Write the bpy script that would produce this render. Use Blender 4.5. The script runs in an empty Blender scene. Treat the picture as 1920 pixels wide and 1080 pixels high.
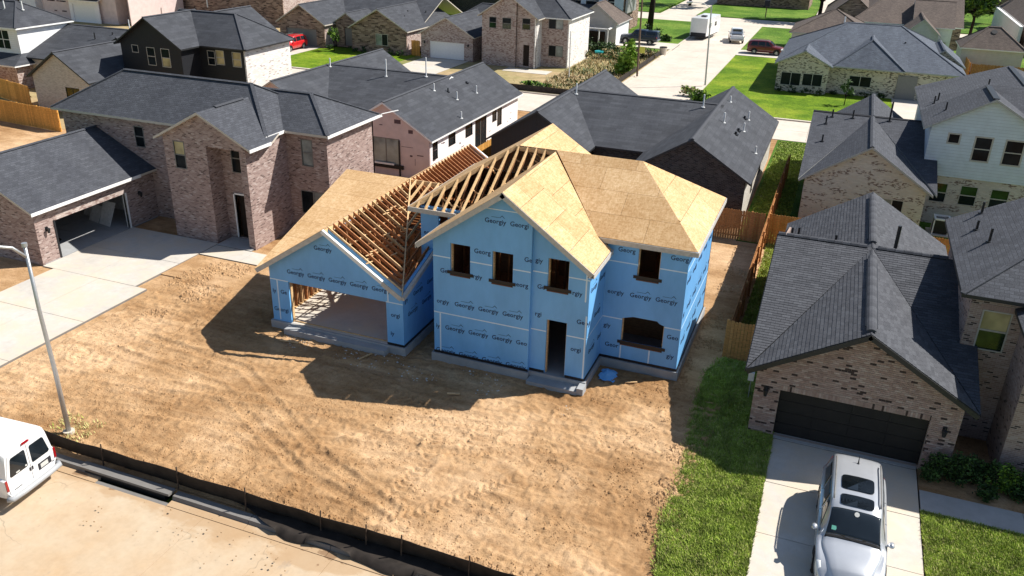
import bpy, bmesh, math, random
import numpy as np
from mathutils import Vector, Matrix, noise

random.seed(7); rng = np.random.default_rng(7)
S = bpy.context.scene
C = S.collection

# ------------------------------------------------------------------ camera
cam_d = bpy.data.cameras.new('camera'); cam = bpy.data.objects.new('camera', cam_d); C.objects.link(cam)
S.camera = cam
cam_d.sensor_width = 36.0; cam_d.lens = 36.0*1578.56/1920.0
cam_d.clip_start = 0.5; cam_d.clip_end = 2000
P_, R_, Y_ = math.radians(24.838), math.radians(1.517), math.radians(-20.785)
fwd = Vector((math.sin(Y_)*math.cos(P_), math.cos(Y_)*math.cos(P_), -math.sin(P_)))
rgt = Vector((math.cos(Y_), -math.sin(Y_), 0)); up = rgt.cross(fwd)
cr, sr = math.cos(R_), math.sin(R_)
rx = rgt*cr + up*sr; uy = up*cr - rgt*sr
M = Matrix.Identity(4)
for i in range(3):
    M[i][0] = rx[i]; M[i][1] = uy[i]; M[i][2] = -fwd[i]
M[2][3] = 18.0
cam.matrix_world = M
S.render.resolution_x = 1024; S.render.resolution_y = 576

# ------------------------------------------------------------------ sky and sun
SUNV = Vector((.75, .53, 1.0)).normalized()
elev = math.asin(SUNV.z); azim = math.atan2(SUNV.x, SUNV.y)
w = bpy.data.worlds.new('World'); S.world = w; w.use_nodes = True
nt = w.node_tree; bg = nt.nodes['Background']
sk = nt.nodes.new('ShaderNodeTexSky'); sk.sky_type = 'NISHITA'; sk.sun_disc = False
sk.sun_elevation = elev; sk.sun_rotation = azim; sk.air_density = 1.0; sk.dust_density = 0.6; sk.ozone_density = 1.0
nt.links.new(sk.outputs[0], bg.inputs[0]); bg.inputs[1].default_value = 0.074
sd = bpy.data.lights.new('sun', 'SUN'); sd.energy = 4.9; sd.angle = math.radians(0.5); sd.color = (1.0, .955, .88)
sun = bpy.data.objects.new('sun', sd); C.objects.link(sun)
sun.rotation_euler = (-SUNV).to_track_quat('-Z', 'Y').to_euler(); sun.location = (30, 30, 60)
S.view_settings.view_transform = 'Standard'; S.view_settings.look = 'None'
S.view_settings.exposure = 0.64; S.view_settings.gamma = 1.0; S.view_settings.use_curve_mapping = False

# ------------------------------------------------------------------ materials
MATS = {}
class NB:
    def __init__(s, name):
        s.m = bpy.data.materials.new(name); s.m.use_nodes = True; s.t = s.m.node_tree
        s.b = s.t.nodes['Principled BSDF']; MATS[name] = s.m
    def n(s, ty, **k):
        x = s.t.nodes.new(ty)
        for a, v in k.items(): setattr(x, a, v)
        return x
    def l(s, a, b): s.t.links.new(a, b)
    def pos(s): return s.n('ShaderNodeNewGeometry').outputs['Position']
    def uv(s): return s.n('ShaderNodeTexCoord').outputs['UV']
    def noise(s, vec, scale, detail=4, rough=.55, dim=None):
        x = s.n('ShaderNodeTexNoise'); s.l(vec, x.inputs['Vector'])
        x.inputs['Scale'].default_value = scale; x.inputs['Detail'].default_value = detail; x.inputs['Roughness'].default_value = rough
        return x.outputs['Fac']
    def ramp(s, fac, stops, const=False):
        r = s.n('ShaderNodeValToRGB'); s.l(fac, r.inputs[0]); e = r.color_ramp.elements
        if const: r.color_ramp.interpolation = 'CONSTANT'
        e[0].position = stops[0][0]; e[0].color = (*stops[0][1], 1)
        e[1].position = stops[1][0]; e[1].color = (*stops[1][1], 1)
        for p, c in stops[2:]:
            q = e.new(p); q.color = (*c, 1)
        return r.outputs[0]
    def mix(s, f, a, b, mode='MIX'):
        x = s.n('ShaderNodeMix', data_type='RGBA', blend_type=mode)
        for i, v in ((0, f), (6, a), (7, b)):
            if isinstance(v, (int, float)): x.inputs[i].default_value = v
            elif isinstance(v, tuple): x.inputs[i].default_value = (*v, 1)
            else: s.l(v, x.inputs[i])
        return x.outputs[2]
    def mapping(s, vec, sc=(1, 1, 1), rot=(0, 0, 0)):
        x = s.n('ShaderNodeMapping'); s.l(vec, x.inputs[0]); x.inputs['Scale'].default_value = sc; x.inputs['Rotation'].default_value = rot
        return x.outputs[0]
    def bump(s, h, strength=.5, dist=.02):
        x = s.n('ShaderNodeBump'); s.l(h, x.inputs['Height']); x.inputs['Strength'].default_value = strength; x.inputs['Distance'].default_value = dist
        s.l(x.outputs[0], s.b.inputs['Normal'])
    def col(s, c):
        if isinstance(c, tuple): s.b.inputs['Base Color'].default_value = (*c, 1)
        else: s.l(c, s.b.inputs['Base Color'])
    def rough(s, r, spec=.5, metal=0):
        s.b.inputs['Roughness'].default_value = r; s.b.inputs['Specular IOR Level'].default_value = spec; s.b.inputs['Metallic'].default_value = metal

def V3(a, k): return tuple(min(1, x*k) for x in a)
def m_plain(name, c, rough=.7, spec=.3, metal=0, var=.12, scale=6):
    b = NB(name); f = b.noise(b.pos(), scale, 3)
    b.col(b.ramp(f, [(.3, V3(c, 1-var)), (.7, V3(c, 1+var))])); b.rough(rough, spec, metal); return b.m
def m_shingle(name, c, row=.155, wid=.31, bump=.6, vline=.55):
    b = NB(name); uv = b.uv()
    t = b.n('ShaderNodeTexBrick', offset=.5); b.l(uv, t.inputs['Vector'])
    t.inputs['Scale'].default_value = 1; t.inputs['Brick Width'].default_value = wid; t.inputs['Row Height'].default_value = row
    t.inputs['Mortar Size'].default_value = .012; t.inputs['Mortar Smooth'].default_value = .3; t.inputs['Bias'].default_value = 0
    t.inputs['Color1'].default_value = (0, 0, 0, 1); t.inputs['Color2'].default_value = (1, 1, 1, 1); t.inputs['Mortar'].default_value = (.5, .5, .5, 1)
    tone = b.ramp(t.outputs['Color'], [(0, V3(c, .84)), (1, V3(c, 1.18)), (.5, c)])
    gr = b.noise(b.pos(), 34, 3, .8); big = b.noise(b.mapping(b.uv(), (1.1, .25, 1)), .7, 5, .65)
    tone = b.mix(.85, tone, b.ramp(gr, [(.32, (.30, .30, .32)), (.68, (1.0, 1.0, 1.0))]), 'MULTIPLY')
    tone = b.mix(1.0, tone, b.ramp(big, [(.3, (.80, .80, .82)), (.7, (1.18, 1.18, 1.16))]), 'MULTIPLY')
    tone = b.mix(t.outputs['Fac'], tone, V3(c, .52))
    b.col(tone); b.rough(.93, .25)
    inv = b.n('ShaderNodeMath', operation='SUBTRACT'); inv.inputs[0].default_value = 1; b.l(t.outputs['Fac'], inv.inputs[1])
    ad = b.n('ShaderNodeMath', operation='ADD'); b.l(inv.outputs[0], ad.inputs[0]); b.l(gr, ad.inputs[1])
    b.bump(ad.outputs[0], bump, .015); return b.m
def m_brick(name, pal, mortar, bw=.21, rh=.072, ms=.011, stain=.2, big=None):
    b = NB(name); uv = b.uv()
    t = b.n('ShaderNodeTexBrick', offset=.5); b.l(uv, t.inputs['Vector'])
    t.inputs['Scale'].default_value = 1; t.inputs['Brick Width'].default_value = bw; t.inputs['Row Height'].default_value = rh
    t.inputs['Mortar Size'].default_value = ms; t.inputs['Mortar Smooth'].default_value = .2
    t.inputs['Color1'].default_value = (0, 0, 0, 1); t.inputs['Color2'].default_value = (1, 1, 1, 1)
    c = b.ramp(t.outputs['Color'], pal, True)
    f = b.noise(b.pos(), 1.3, 5, .65)
    if big:   # clustered lime-wash patches
        g = b.noise(b.mapping(uv, (1.2, 3.4, 1)), 1.0, 3, .6)
        c = b.mix(b.ramp(g, [(big[0], (0, 0, 0)), (big[0]+.07, (1, 1, 1))]), c, big[1])
    c = b.mix(stain, c, b.ramp(f, [(.3, (.55, .5, .48)), (.7, (1, 1, 1))]), 'MULTIPLY')
    c = b.mix(t.outputs['Fac'], c, mortar)
    b.col(c); b.rough(.9, .2)
    inv = b.n('ShaderNodeMath', operation='SUBTRACT'); inv.inputs[0].default_value = 1; b.l(t.outputs['Fac'], inv.inputs[1])
    b.bump(inv.outputs[0], .5, .01); return b.m
def m_fleck(name, base, alt, fleck, thr, scale, bw=.21, rh=.075, mortar=None):
    b = NB(name); uv = b.uv()
    t = b.n('ShaderNodeTexBrick', offset=.5); b.l(uv, t.inputs['Vector'])
    t.inputs['Scale'].default_value = 1; t.inputs['Brick Width'].default_value = bw; t.inputs['Row Height'].default_value = rh
    t.inputs['Mortar Size'].default_value = .01*bw/.21; t.inputs['Mortar Smooth'].default_value = .2
    t.inputs['Color1'].default_value = (0, 0, 0, 1); t.inputs['Color2'].default_value = (1, 1, 1, 1)
    c = b.ramp(t.outputs['Color'], [(0, V3(base, .9)), (.45, base), (.8, alt)], True)
    g = b.noise(b.mapping(uv, (scale, scale*2.6, 1)), 1.0, 3, .6); g2 = b.noise(b.mapping(uv, (4.5/bw*.21, 11/bw*.21, 1)), 1.0, 2, .5)
    m1 = b.ramp(g, [(thr[0], (0, 0, 0)), (thr[0]+.05, (1, 1, 1))]); m2 = b.ramp(g2, [(thr[1], (0, 0, 0)), (thr[1]+.03, (1, 1, 1))])
    c = b.mix(b.mix(1.0, m1, m2, 'MULTIPLY'), c, fleck)
    f = b.noise(b.pos(), 1.3, 5, .65); c = b.mix(.25, c, b.ramp(f, [(.3, (.6, .56, .52)), (.7, (1, 1, 1))]), 'MULTIPLY')
    c = b.mix(b_scale(b, t.outputs['Fac'], .55), c, mortar or V3(base, .8)); b.col(c); b.rough(.9, .2)
    inv = b.n('ShaderNodeMath', operation='SUBTRACT'); inv.inputs[0].default_value = 1; b.l(t.outputs['Fac'], inv.inputs[1]); b.bump(inv.outputs[0], .4, .01); return b.m
def m_siding(name, c, lap=.19, vertical=False):
    b = NB(name); uv = b.uv(); sx = b.n('ShaderNodeSeparateXYZ'); b.l(uv, sx.inputs[0])
    fr = b.n('ShaderNodeMath', operation='FRACT'); di = b.n('ShaderNodeMath', operation='DIVIDE')
    b.l(sx.outputs[0 if vertical else 1], di.inputs[0]); di.inputs[1].default_value = lap; b.l(di.outputs[0], fr.inputs[0])
    f = b.noise(b.pos(), 2, 4)
    base = b.ramp(f, [(.3, V3(c, .92)), (.7, V3(c, 1.06))])
    b.col(b.mix(b.ramp(fr.outputs[0], [(0, (0, 0, 0)), (.93, (0, 0, 0)), (.97, (1, 1, 1))]), base, V3(c, .5)))
    b.bump(fr.outputs[0], .35, .02); b.rough(.6, .35); return b.m
def m_osb():
    b = NB('osb'); p = b.pos()
    v = b.n('ShaderNodeTexVoronoi'); b.l(b.mapping(b.uv(), (7, 26, 1), (0, 0, .5)), v.inputs['Vector']); v.inputs['Scale'].default_value = 1
    v2 = b.n('ShaderNodeTexVoronoi'); b.l(b.mapping(b.uv(), (22, 8, 1), (0, 0, .3)), v2.inputs['Vector']); v2.inputs['Scale'].default_value = 1
    h = b.n('ShaderNodeSeparateColor'); b.l(v.outputs['Color'], h.inputs[0]); h2 = b.n('ShaderNodeSeparateColor'); b.l(v2.outputs['Color'], h2.inputs[0])
    ad = b.n('ShaderNodeMath', operation='ADD'); b.l(h.outputs[0], ad.inputs[0]); b.l(h2.outputs[1], ad.inputs[1])
    hf = b.n('ShaderNodeMath', operation='MULTIPLY'); b.l(ad.outputs[0], hf.inputs[0]); hf.inputs[1].default_value = .5
    c = b.ramp(hf.outputs[0], [(.1, (.53, .335, .16)), (.9, (.74, .53, .315)), (.5, (.645, .435, .232))])
    f = b.noise(p, .9, 4, .6); c = b.mix(.7, c, b.ramp(f, [(.3, (.80, .72, .62)), (.7, (1, 1, 1))]), 'MULTIPLY')
    oi = b.n('ShaderNodeObjectInfo')
    c = b.mix(.8, c, b.ramp(oi.outputs['Random'], [(0, (.84, .80, .74)), (1, (1, 1, 1))]), 'MULTIPLY')
    b.col(c); b.rough(.8, .25); b.bump(hf.outputs[0], .2, .004); return b.m
def m_lumber(name, c):
    b = NB(name); f = b.noise(b.mapping(b.pos(), (3, 3, 9)), 2, 4)
    oi = b.n('ShaderNodeObjectInfo')
    a = b.ramp(f, [(.3, V3(c, .75)), (.7, V3(c, 1.2))])
    b.col(b.mix(.8, a, b.ramp(oi.outputs['Random'], [(0, (.68, .62, .55)), (1, (1.05, 1, 1))]), 'MULTIPLY')); b.rough(.75, .2); return b.m
def m_dirt():
    b = NB('dirt'); p = b.pos()
    a = b.noise(p, .15, 5, .62); d = b.noise(b.mapping(p, (.8, 1.5, 1), (0, 0, .25)), 1.3, 6, .72); e = b.noise(p, 6.5, 6, .78); g = b.noise(p, 17, 4, .8)
    c = b.ramp(a, [(.38, (.34, .198, .092)), (.61, (.60, .41, .243)), (.5, (.46, .292, .153))])
    c = b.mix(.8, c, b.ramp(d, [(.3, (.72, .66, .60)), (.6, (1.08, 1.08, 1.08))]), 'MULTIPLY')
    c = b.mix(.6, c, b.ramp(e, [(.34, (.62, .55, .48)), (.5, (1.05, 1.05, 1.05))]), 'MULTIPLY')
    v = b.n('ShaderNodeTexVoronoi'); b.l(b.mapping(p, (1, 1.3, 1), (0, 0, .4)), v.inputs['Vector']); v.inputs['Scale'].default_value = 2.6; v.inputs['Randomness'].default_value = 1
    c = b.mix(.35, c, b.ramp(g, [(.38, (.5, .42, .35)), (.46, (1.03, 1.03, 1.03))]), 'MULTIPLY')
    st_ = b.noise(b.mapping(p, (.22, 1.6, 1), (0, 0, .30)), 1.0, 5, .6); c = b.mix(.40, c, b.ramp(st_, [(.36, (.60, .52, .44)), (.6, (1.12, 1.12, 1.12))]), 'MULTIPLY')
    b.col(c); b.rough(.95, .15)
    mu = b.n('ShaderNodeMath', operation='ADD'); b.l(d, mu.inputs[0]); b.l(e, mu.inputs[1])
    m2 = b.n('ShaderNodeMath', operation='ADD'); b.l(mu.outputs[0], m2.inputs[0]); b.l(b_scale(b, g, .5), m2.inputs[1])
    b.bump(m2.outputs[0], .8, .06); return b.m
def m_ground():
    b = NB('dry_ground'); p = b.pos()
    a = b.noise(p, .09, 6, .65); d = b.noise(p, .9, 6, .7)
    c = b.ramp(a, [(.38, (.42, .31, .18)), (.66, (.20, .21, .07)), (.52, (.36, .29, .15))])
    c = b.mix(.7, c, b.ramp(d, [(.3, (.6, .58, .5)), (.65, (1.1, 1.1, 1.1))]), 'MULTIPLY')
    b.col(c); b.rough(.95, .1); b.bump(d, .8, .1); return b.m
def m_grass(name, c1, c2, c3):
    b = NB(name); p = b.pos()
    a = b.noise(p, .16, 5, .68); d = b.noise(p, 3.5, 6, .78); e = b.noise(p, 22, 4, .85); g = b.noise(p, .7, 4, .7)
    c = b.ramp(a, [(.40, c1), (.60, c3), (.5, c2)])
    c = b.mix(.6, c, b.ramp(g, [(.32, (.62, .66, .6)), (.64, (1.25, 1.15, 1.1))]), 'MULTIPLY')
    c = b.mix(.8, c, b.ramp(d, [(.34, (.42, .46, .4)), (.60, (1.2, 1.15, 1.1))]), 'MULTIPLY')
    c = b.mix(.7, c, b.ramp(e, [(.36, (.45, .5, .45)), (.58, (1.2, 1.2, 1.1))]), 'MULTIPLY')
    c = b.mix(b.ramp(b.noise(p, 1.7, 5, .8), [(.62, (0, 0, 0)), (.74, (.55, .55, .55))]), c, (.34, .30, .13))
    b.col(c); b.rough(.85, .12)
    mu = b.n('ShaderNodeMath', operation='ADD'); b.l(d, mu.inputs[0]); b.l(e, mu.inputs[1]); b.bump(mu.outputs[0], 1.0, .08); return b.m
def m_concrete(name, c, dust=None, wet=None):
    b = NB(name); p = b.pos()
    a = b.noise(p, .35, 5, .65); d = b.noise(p, 3.2, 6, .7); e = b.noise(p, 40, 2)
    k = b.ramp(a, [(.3, V3(c, .86)), (.7, V3(c, 1.08))])
    k = b.mix(.5, k, b.ramp(d, [(.3, (.80, .78, .75)), (.65, (1.05, 1.05, 1.05))]), 'MULTIPLY')
    if dust: k = b.mix(b.ramp(b.noise(p, .55, 5, .7), [(.42, (0, 0, 0)), (.62, (1, 1, 1))]), k, dust)
    k = b.mix(.25, k, b.ramp(e, [(.3, (.8, .8, .8)), (.7, (1.05, 1.05, 1.05))]), 'MULTIPLY')
    b.col(k); b.rough(.85, .3); b.bump(d, .15, .01); return b.m
def m_street():
    b = NB('concrete_street'); p = b.pos(); c = (.60, .485, .355)
    a = b.noise(p, .35, 5, .65); d = b.noise(p, 3.2, 6, .7)
    k = b.ramp(a, [(.3, (.52, .42, .30)), (.7, (.48, .335, .20))])
    k = b.mix(.45, k, b.ramp(d, [(.3, (.78, .75, .72)), (.65, (1.05, 1.05, 1.05))]), 'MULTIPLY')
    sp = b.n('ShaderNodeSeparateXYZ'); b.l(p, sp.inputs[0])
    mr = b.n('ShaderNodeMapRange'); b.l(sp.outputs[1], mr.inputs[0]); mr.inputs[1].default_value = 14.3; mr.inputs[2].default_value = 16.4
    nz = b.noise(b.mapping(p, (.55, 1.0, 1)), .8, 5, .6)
    mx = b.n('ShaderNodeMath', operation='MULTIPLY_ADD'); b.l(nz, mx.inputs[0]); mx.inputs[1].default_value = 1.75; b.l(mr.outputs[0], mx.inputs[2])
    k = b.mix(b.ramp(mx.outputs[0], [(0, (0, 0, 0)), (1, (1, 1, 1)), (.0, (0, 0, 0))]) if 0 else b.ramp(b_scale(b, mx.outputs[0], .5), [(.80, (0, 0, 0)), (.88, (.6, .6, .6))]), k, (.38, .24, .125))
    k = b.mix(b.ramp(b_scale(b, mx.outputs[0], .5), [(.99, (0, 0, 0)), (1.0, (.8, .8, .8))]), k, (.22, .13, .07))
    sc = b.noise(b.mapping(p, (1.2, .5, 1), (0, 0, .6)), 1.6, 4, .7); k = b.mix(b.ramp(sc, [(.66, (0, 0, 0)), (.72, (.35, .35, .35))]), k, (.30, .24, .19))
    k = cracks(b, k, p)
    b.col(k); b.rough(.8, .3); b.bump(d, .15, .01); return b.m
def b_scale(b, s, k):
    x = b.n('ShaderNodeMath', operation='MULTIPLY'); b.l(s, x.inputs[0]); x.inputs[1].default_value = k; return x.outputs[0]
def cracks(b, k, p, amt=.45, scale=.22):
    nz = b.n('ShaderNodeTexNoise'); b.l(p, nz.inputs['Vector']); nz.inputs['Scale'].default_value = 1.4
    ad = b.n('ShaderNodeVectorMath', operation='ADD'); b.l(p, ad.inputs[0]); b.l(nz.outputs['Color'], ad.inputs[1])
    v = b.n('ShaderNodeTexVoronoi', feature='DISTANCE_TO_EDGE'); b.l(ad.outputs[0], v.inputs['Vector']); v.inputs['Scale'].default_value = scale
    m1 = b.ramp(v.outputs['Distance'], [(.0, (1, 1, 1)), (.0045, (0, 0, 0))]); gate = b.ramp(b.noise(p, .3, 2), [(.5, (0, 0, 0)), (.56, (amt, amt, amt))])
    return b.mix(b.mix(1.0, m1, gate, 'MULTIPLY'), k, (.12, .10, .08))
def m_glass(name, c=(.012, .016, .018), rough=.04, spec=.5):
    b = NB(name); f = b.noise(b.pos(), .8, 3); b.col(b.ramp(f, [(.35, V3(c, .6)), (.65, V3(c, 1.5))])); b.rough(rough, spec); return b.m
def m_paint(name, c, rough=.28, metal=0, coat=.6):
    b = NB(name); f = b.noise(b.pos(), 1.3, 4, .7)
    b.col(b.ramp(f, [(.3, V3(c, .93)), (.7, V3(c, 1.03))])); b.rough(rough, .5, metal)
    b.b.inputs['Coat Weight'].default_value = coat; b.b.inputs['Coat Roughness'].default_value = .06; return b.m
def m_leaf(name, c):
    b = NB(name); f = b.noise(b.pos(), 2.2, 4, .7)
    b.col(b.ramp(f, [(.3, V3(c, .55)), (.7, V3(c, 1.5))])); b.rough(.6, .25)
    b.b.inputs['Subsurface Weight'].default_value = 0; return b.m

SH1 = m_shingle('shingle_slate', (.094, .100, .116)); SH2 = m_shingle('shingle_charcoal', (.075, .080, .092))
SH3 = m_shingle('shingle_blue_grey', (.13, .15, .185)); SHB = m_shingle('shingle_brown', (.17, .135, .115))
SHR = m_shingle('shingle_plain_grey', (.080, .085, .097), row=.3, wid=.9, bump=.35)
SHG = [m_plain('shingle_grain_%s' % n, c, .93, .2, var=.35, scale=40) for n, c in (('dark', (.060, .063, .072)), ('mid', (.070, .073, .083)), ('pale', (.082, .086, .097)))]
BR_MAUVE = m_brick('brick_mauve', [(0, (.13, .082, .074)), (.09, (.265, .18, .16)), (.4, (.335, .24, .215)), (.75, (.395, .30, .27)), (.93, (.47, .385, .355))], (.40, .335, .305), ms=.008)
BR_RED = m_brick('brick_red_tan', [(0, (.06, .042, .038)), (.09, (.29, .20, .17)), (.35, (.34, .24, .20)), (.7, (.38, .28, .24)), (.9, (.42, .33, .29))], (.41, .33, .285))
BR_CREAM = m_fleck('brick_cream_speckled', (.60, .55, .49), (.56, .49, .42), (.16, .105, .085), (.50, .50), .9)
BR_SPECK = m_fleck('brick_white_black_speckled', (.68, .60, .49), (.60, .50, .38), (.10, .08, .065), (.42, .52), .7, .3, .1)
BR_PINK = m_fleck('brick_pink_grey', (.50, .41, .37), (.56, .48, .44), (.25, .165, .145), (.42, .50), .7, .3, .1)
BR_RANCH = m_brick('brick_brown_ranch', [(0, (.08, .05, .04)), (.15, (.20, .13, .10)), (.45, (.28, .19, .145)), (.75, (.36, .26, .20))], (.33, .27, .22), bw=.5, rh=.15)
BR_BLACK = m_brick('brick_black', [(0, (.022, .020, .020)), (.3, (.045, .04, .038)), (.7, (.075, .066, .06))], (.10, .09, .082), ms=.012)
BR_WHITE = m_brick('brick_white_wash', [(0, (.40, .35, .32)), (.06, (.66, .62, .58)), (.4, (.76, .74, .71)), (.8, (.70, .66, .62))], (.70, .67, .64), bw=.3, rh=.09, ms=.008, stain=.1)
BR_STONE = m_brick('brick_pale_grey', [(0, (.42, .39, .34)), (.3, (.52, .49, .43)), (.7, (.58, .55, .49))], (.50, .47, .42))
SD_BLUE = m_siding('siding_pale_blue', (.56, .635, .71)); SD_BLACK = m_siding('siding_black', (.016, .017, .021), .3, True)
SD_WHITE = m_siding('siding_white', (.80, .80, .80)); SD_GREY = m_siding('siding_grey', (.52, .50, .48)); SD_BLACKH = m_siding('siding_black_lap', (.013, .014, .018))
def m_wrap():
    b = NB('blue_house_wrap'); p = b.pos(); c = (.165, .435, .80)
    f = b.noise(b.mapping(p, (.7, .7, .35)), 1.2, 5, .6); g = b.noise(b.mapping(p, (2.2, 2.2, .6)), 1.5, 4, .7)
    k = b.ramp(f, [(.3, V3(c, .90)), (.7, V3(c, 1.08))]); k = b.mix(.25, k, b.ramp(g, [(.3, (.75, .8, .85)), (.6, (1.05, 1.03, 1.0))]), 'MULTIPLY')
    b.col(k); b.rough(.42, .4); b.bump(g, .35, .03); return b.m
WRAP = m_wrap()
WRAPP = m_plain('pink_house_wrap', (.62, .50, .48), .6, .3, var=.08, scale=2)
WRAPW = m_plain('white_sheathing', (.82, .80, .80), .6, .3, var=.05, scale=2)
TAPE = m_plain('white_tape', (.62, .76, .88), .4, .4, var=.03)
INK = m_plain('black_print', (.03, .04, .09), .7, .1, var=.05); INKP = m_plain('grey_print', (.12, .08, .09), .7, .1)
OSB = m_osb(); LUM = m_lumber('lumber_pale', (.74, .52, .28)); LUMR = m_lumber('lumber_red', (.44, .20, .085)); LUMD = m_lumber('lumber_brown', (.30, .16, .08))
CEDAR = m_lumber('cedar_orange', (.58, .29, .095)); CEDARY = m_lumber('cedar_yellow', (.68, .36, .09)); CEDARD = m_lumber('cedar_brown', (.44, .21, .08))
FAS_BEIGE = m_plain('trim_beige', (.52, .47, .40), .6, .3, var=.05); FAS_WHITE = m_plain('trim_white', (.80, .79, .77), .5, .4, var=.04)
FAS_DARK = m_plain('trim_dark', (.02, .021, .023), .5, .4); FAS_GREY = m_plain('trim_grey', (.36, .36, .34), .6, .3); FAS_WOOD = m_plain('primed_fascia', (.50, .47, .43), .7, .2)
WIN_BRONZE = m_plain('window_bronze', (.16, .155, .145), .5, .4); WIN_BLACK = m_plain('window_black', (.015, .015, .016), .4, .4); WIN_TAN = m_plain('window_tan', (.42, .40, .36), .5, .4)
GLASS = m_glass('window_glass', (.010, .014, .017), .16, .10); GLASS_G = m_glass('window_glass_green_reflection', (.012, .035, .012), .08); BLIND = m_glass('window_blind', (.38, .32, .17), .15); GLASS_P = m_glass('window_glass_pale', (.20, .23, .22), .1)  # green panes hold a painted reflection in their base colour
FLASH = m_plain('black_flashing', (.012, .012, .014), .45, .4); RUST = m_plain('brown_flashing', (.15, .055, .03), .6, .2)
CONC = m_concrete('concrete_pale', (.555, .52, .47), (.58, .50, .395)); CONC_ST = m_street(); CONC_SL = m_concrete('concrete_slab', (.36, .37, .38)); CONC_RD = m_concrete('concrete_road', (.60, .53, .45)); CONC_CURB = m_concrete('concrete_curb', (.20, .19, .18)); CONC_W = m_concrete('concrete_walk', (.46, .45, .43))
DIRT = m_dirt(); GROUND = m_ground()
GR1 = m_grass('lawn_near', (.10, .15, .018), (.14, .19, .028), (.22, .23, .06)); GR2 = m_grass('lawn_bright', (.10, .20, .010), (.16, .27, .016), (.25, .34, .030)); GR3 = m_grass('lawn_mid', (.08, .17, .020), (.11, .22, .028), (.17, .27, .045))
BLADE = m_leaf('grass_blade', (.27, .35, .055)); BLADE2 = m_leaf('grass_blade_dry', (.46, .43, .17)); LEAF = m_leaf('leaf_green', (.05, .10, .022)); LEAFY = m_leaf('leaf_bright', (.16, .27, .03)); LEAFD = m_leaf('leaf_dark', (.025, .045, .015)); LEAFB = m_leaf('leaf_dry', (.36, .28, .14))
BARK = m_plain('bark', (.075, .055, .042), .9, .1, var=.4, scale=5); BARKD = m_plain('bark_dark', (.03, .022, .018), .9, .1, var=.4, scale=5)
SILT = m_plain('silt_fabric', (.028, .022, .018), .7, .25, var=.35, scale=3); GALV = m_plain('galvanised_steel', (.45, .46, .47), .42, .5, .6, var=.1, scale=20); POLE_D = m_plain('weathered_pole', (.16, .11, .08), .8, .2)
PIPE_W = m_plain('white_pipe', (.75, .75, .73), .5, .4); PIPE_B = m_plain('black_pipe', (.015, .015, .017), .45, .4)
P_WHITE = m_paint('paint_white', (.80, .80, .80)); P_SILVER = m_paint('paint_silver', (.50, .52, .55), .3, .45, .8); P_NAVY = m_paint('paint_navy', (.012, .022, .045)); P_RED = m_paint('paint_dark_red', (.13, .012, .012)); P_REDB = m_paint('paint_red', (.55, .015, .02)); P_GREY = m_paint('paint_grey_bumper', (.36, .37, .38), .5, 0, .1)
CARGL = m_glass('car_glass', (.010, .014, .018), .03, .6); RUBBER = m_plain('rubber', (.02, .02, .021), .85, .2); RIM = m_plain('alloy', (.42, .43, .44), .35, .5, .7); TAIL = m_paint('tail_lamp_red', (.30, .006, .008), .2); HEADL = m_glass('headlamp_lens', (.55, .57, .58), .08); PLATE = m_plain('plate_dark', (.03, .03, .035), .6, .3); PLATEW = m_plain('plate_pale', (.55, .55, .52), .6, .3)
GDOOR_B = m_plain('garage_door_black', (.016, .015, .015), .55, .3, var=.15, scale=2); GDOOR_W = m_plain('garage_door_white', (.78, .78, .77), .5, .4, var=.04); GDOOR_G = m_plain('garage_door_grey', (.20, .19, .185), .5, .4, var=.06)
DARKIN = m_plain('dark_interior', (.03, .022, .018), .9, .1); STUDIN = m_plain('inside_sheathing', (.30, .16, .08), .85, .1); DRYW = m_plain('drywall', (.62, .61, .59), .8, .2)

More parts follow.
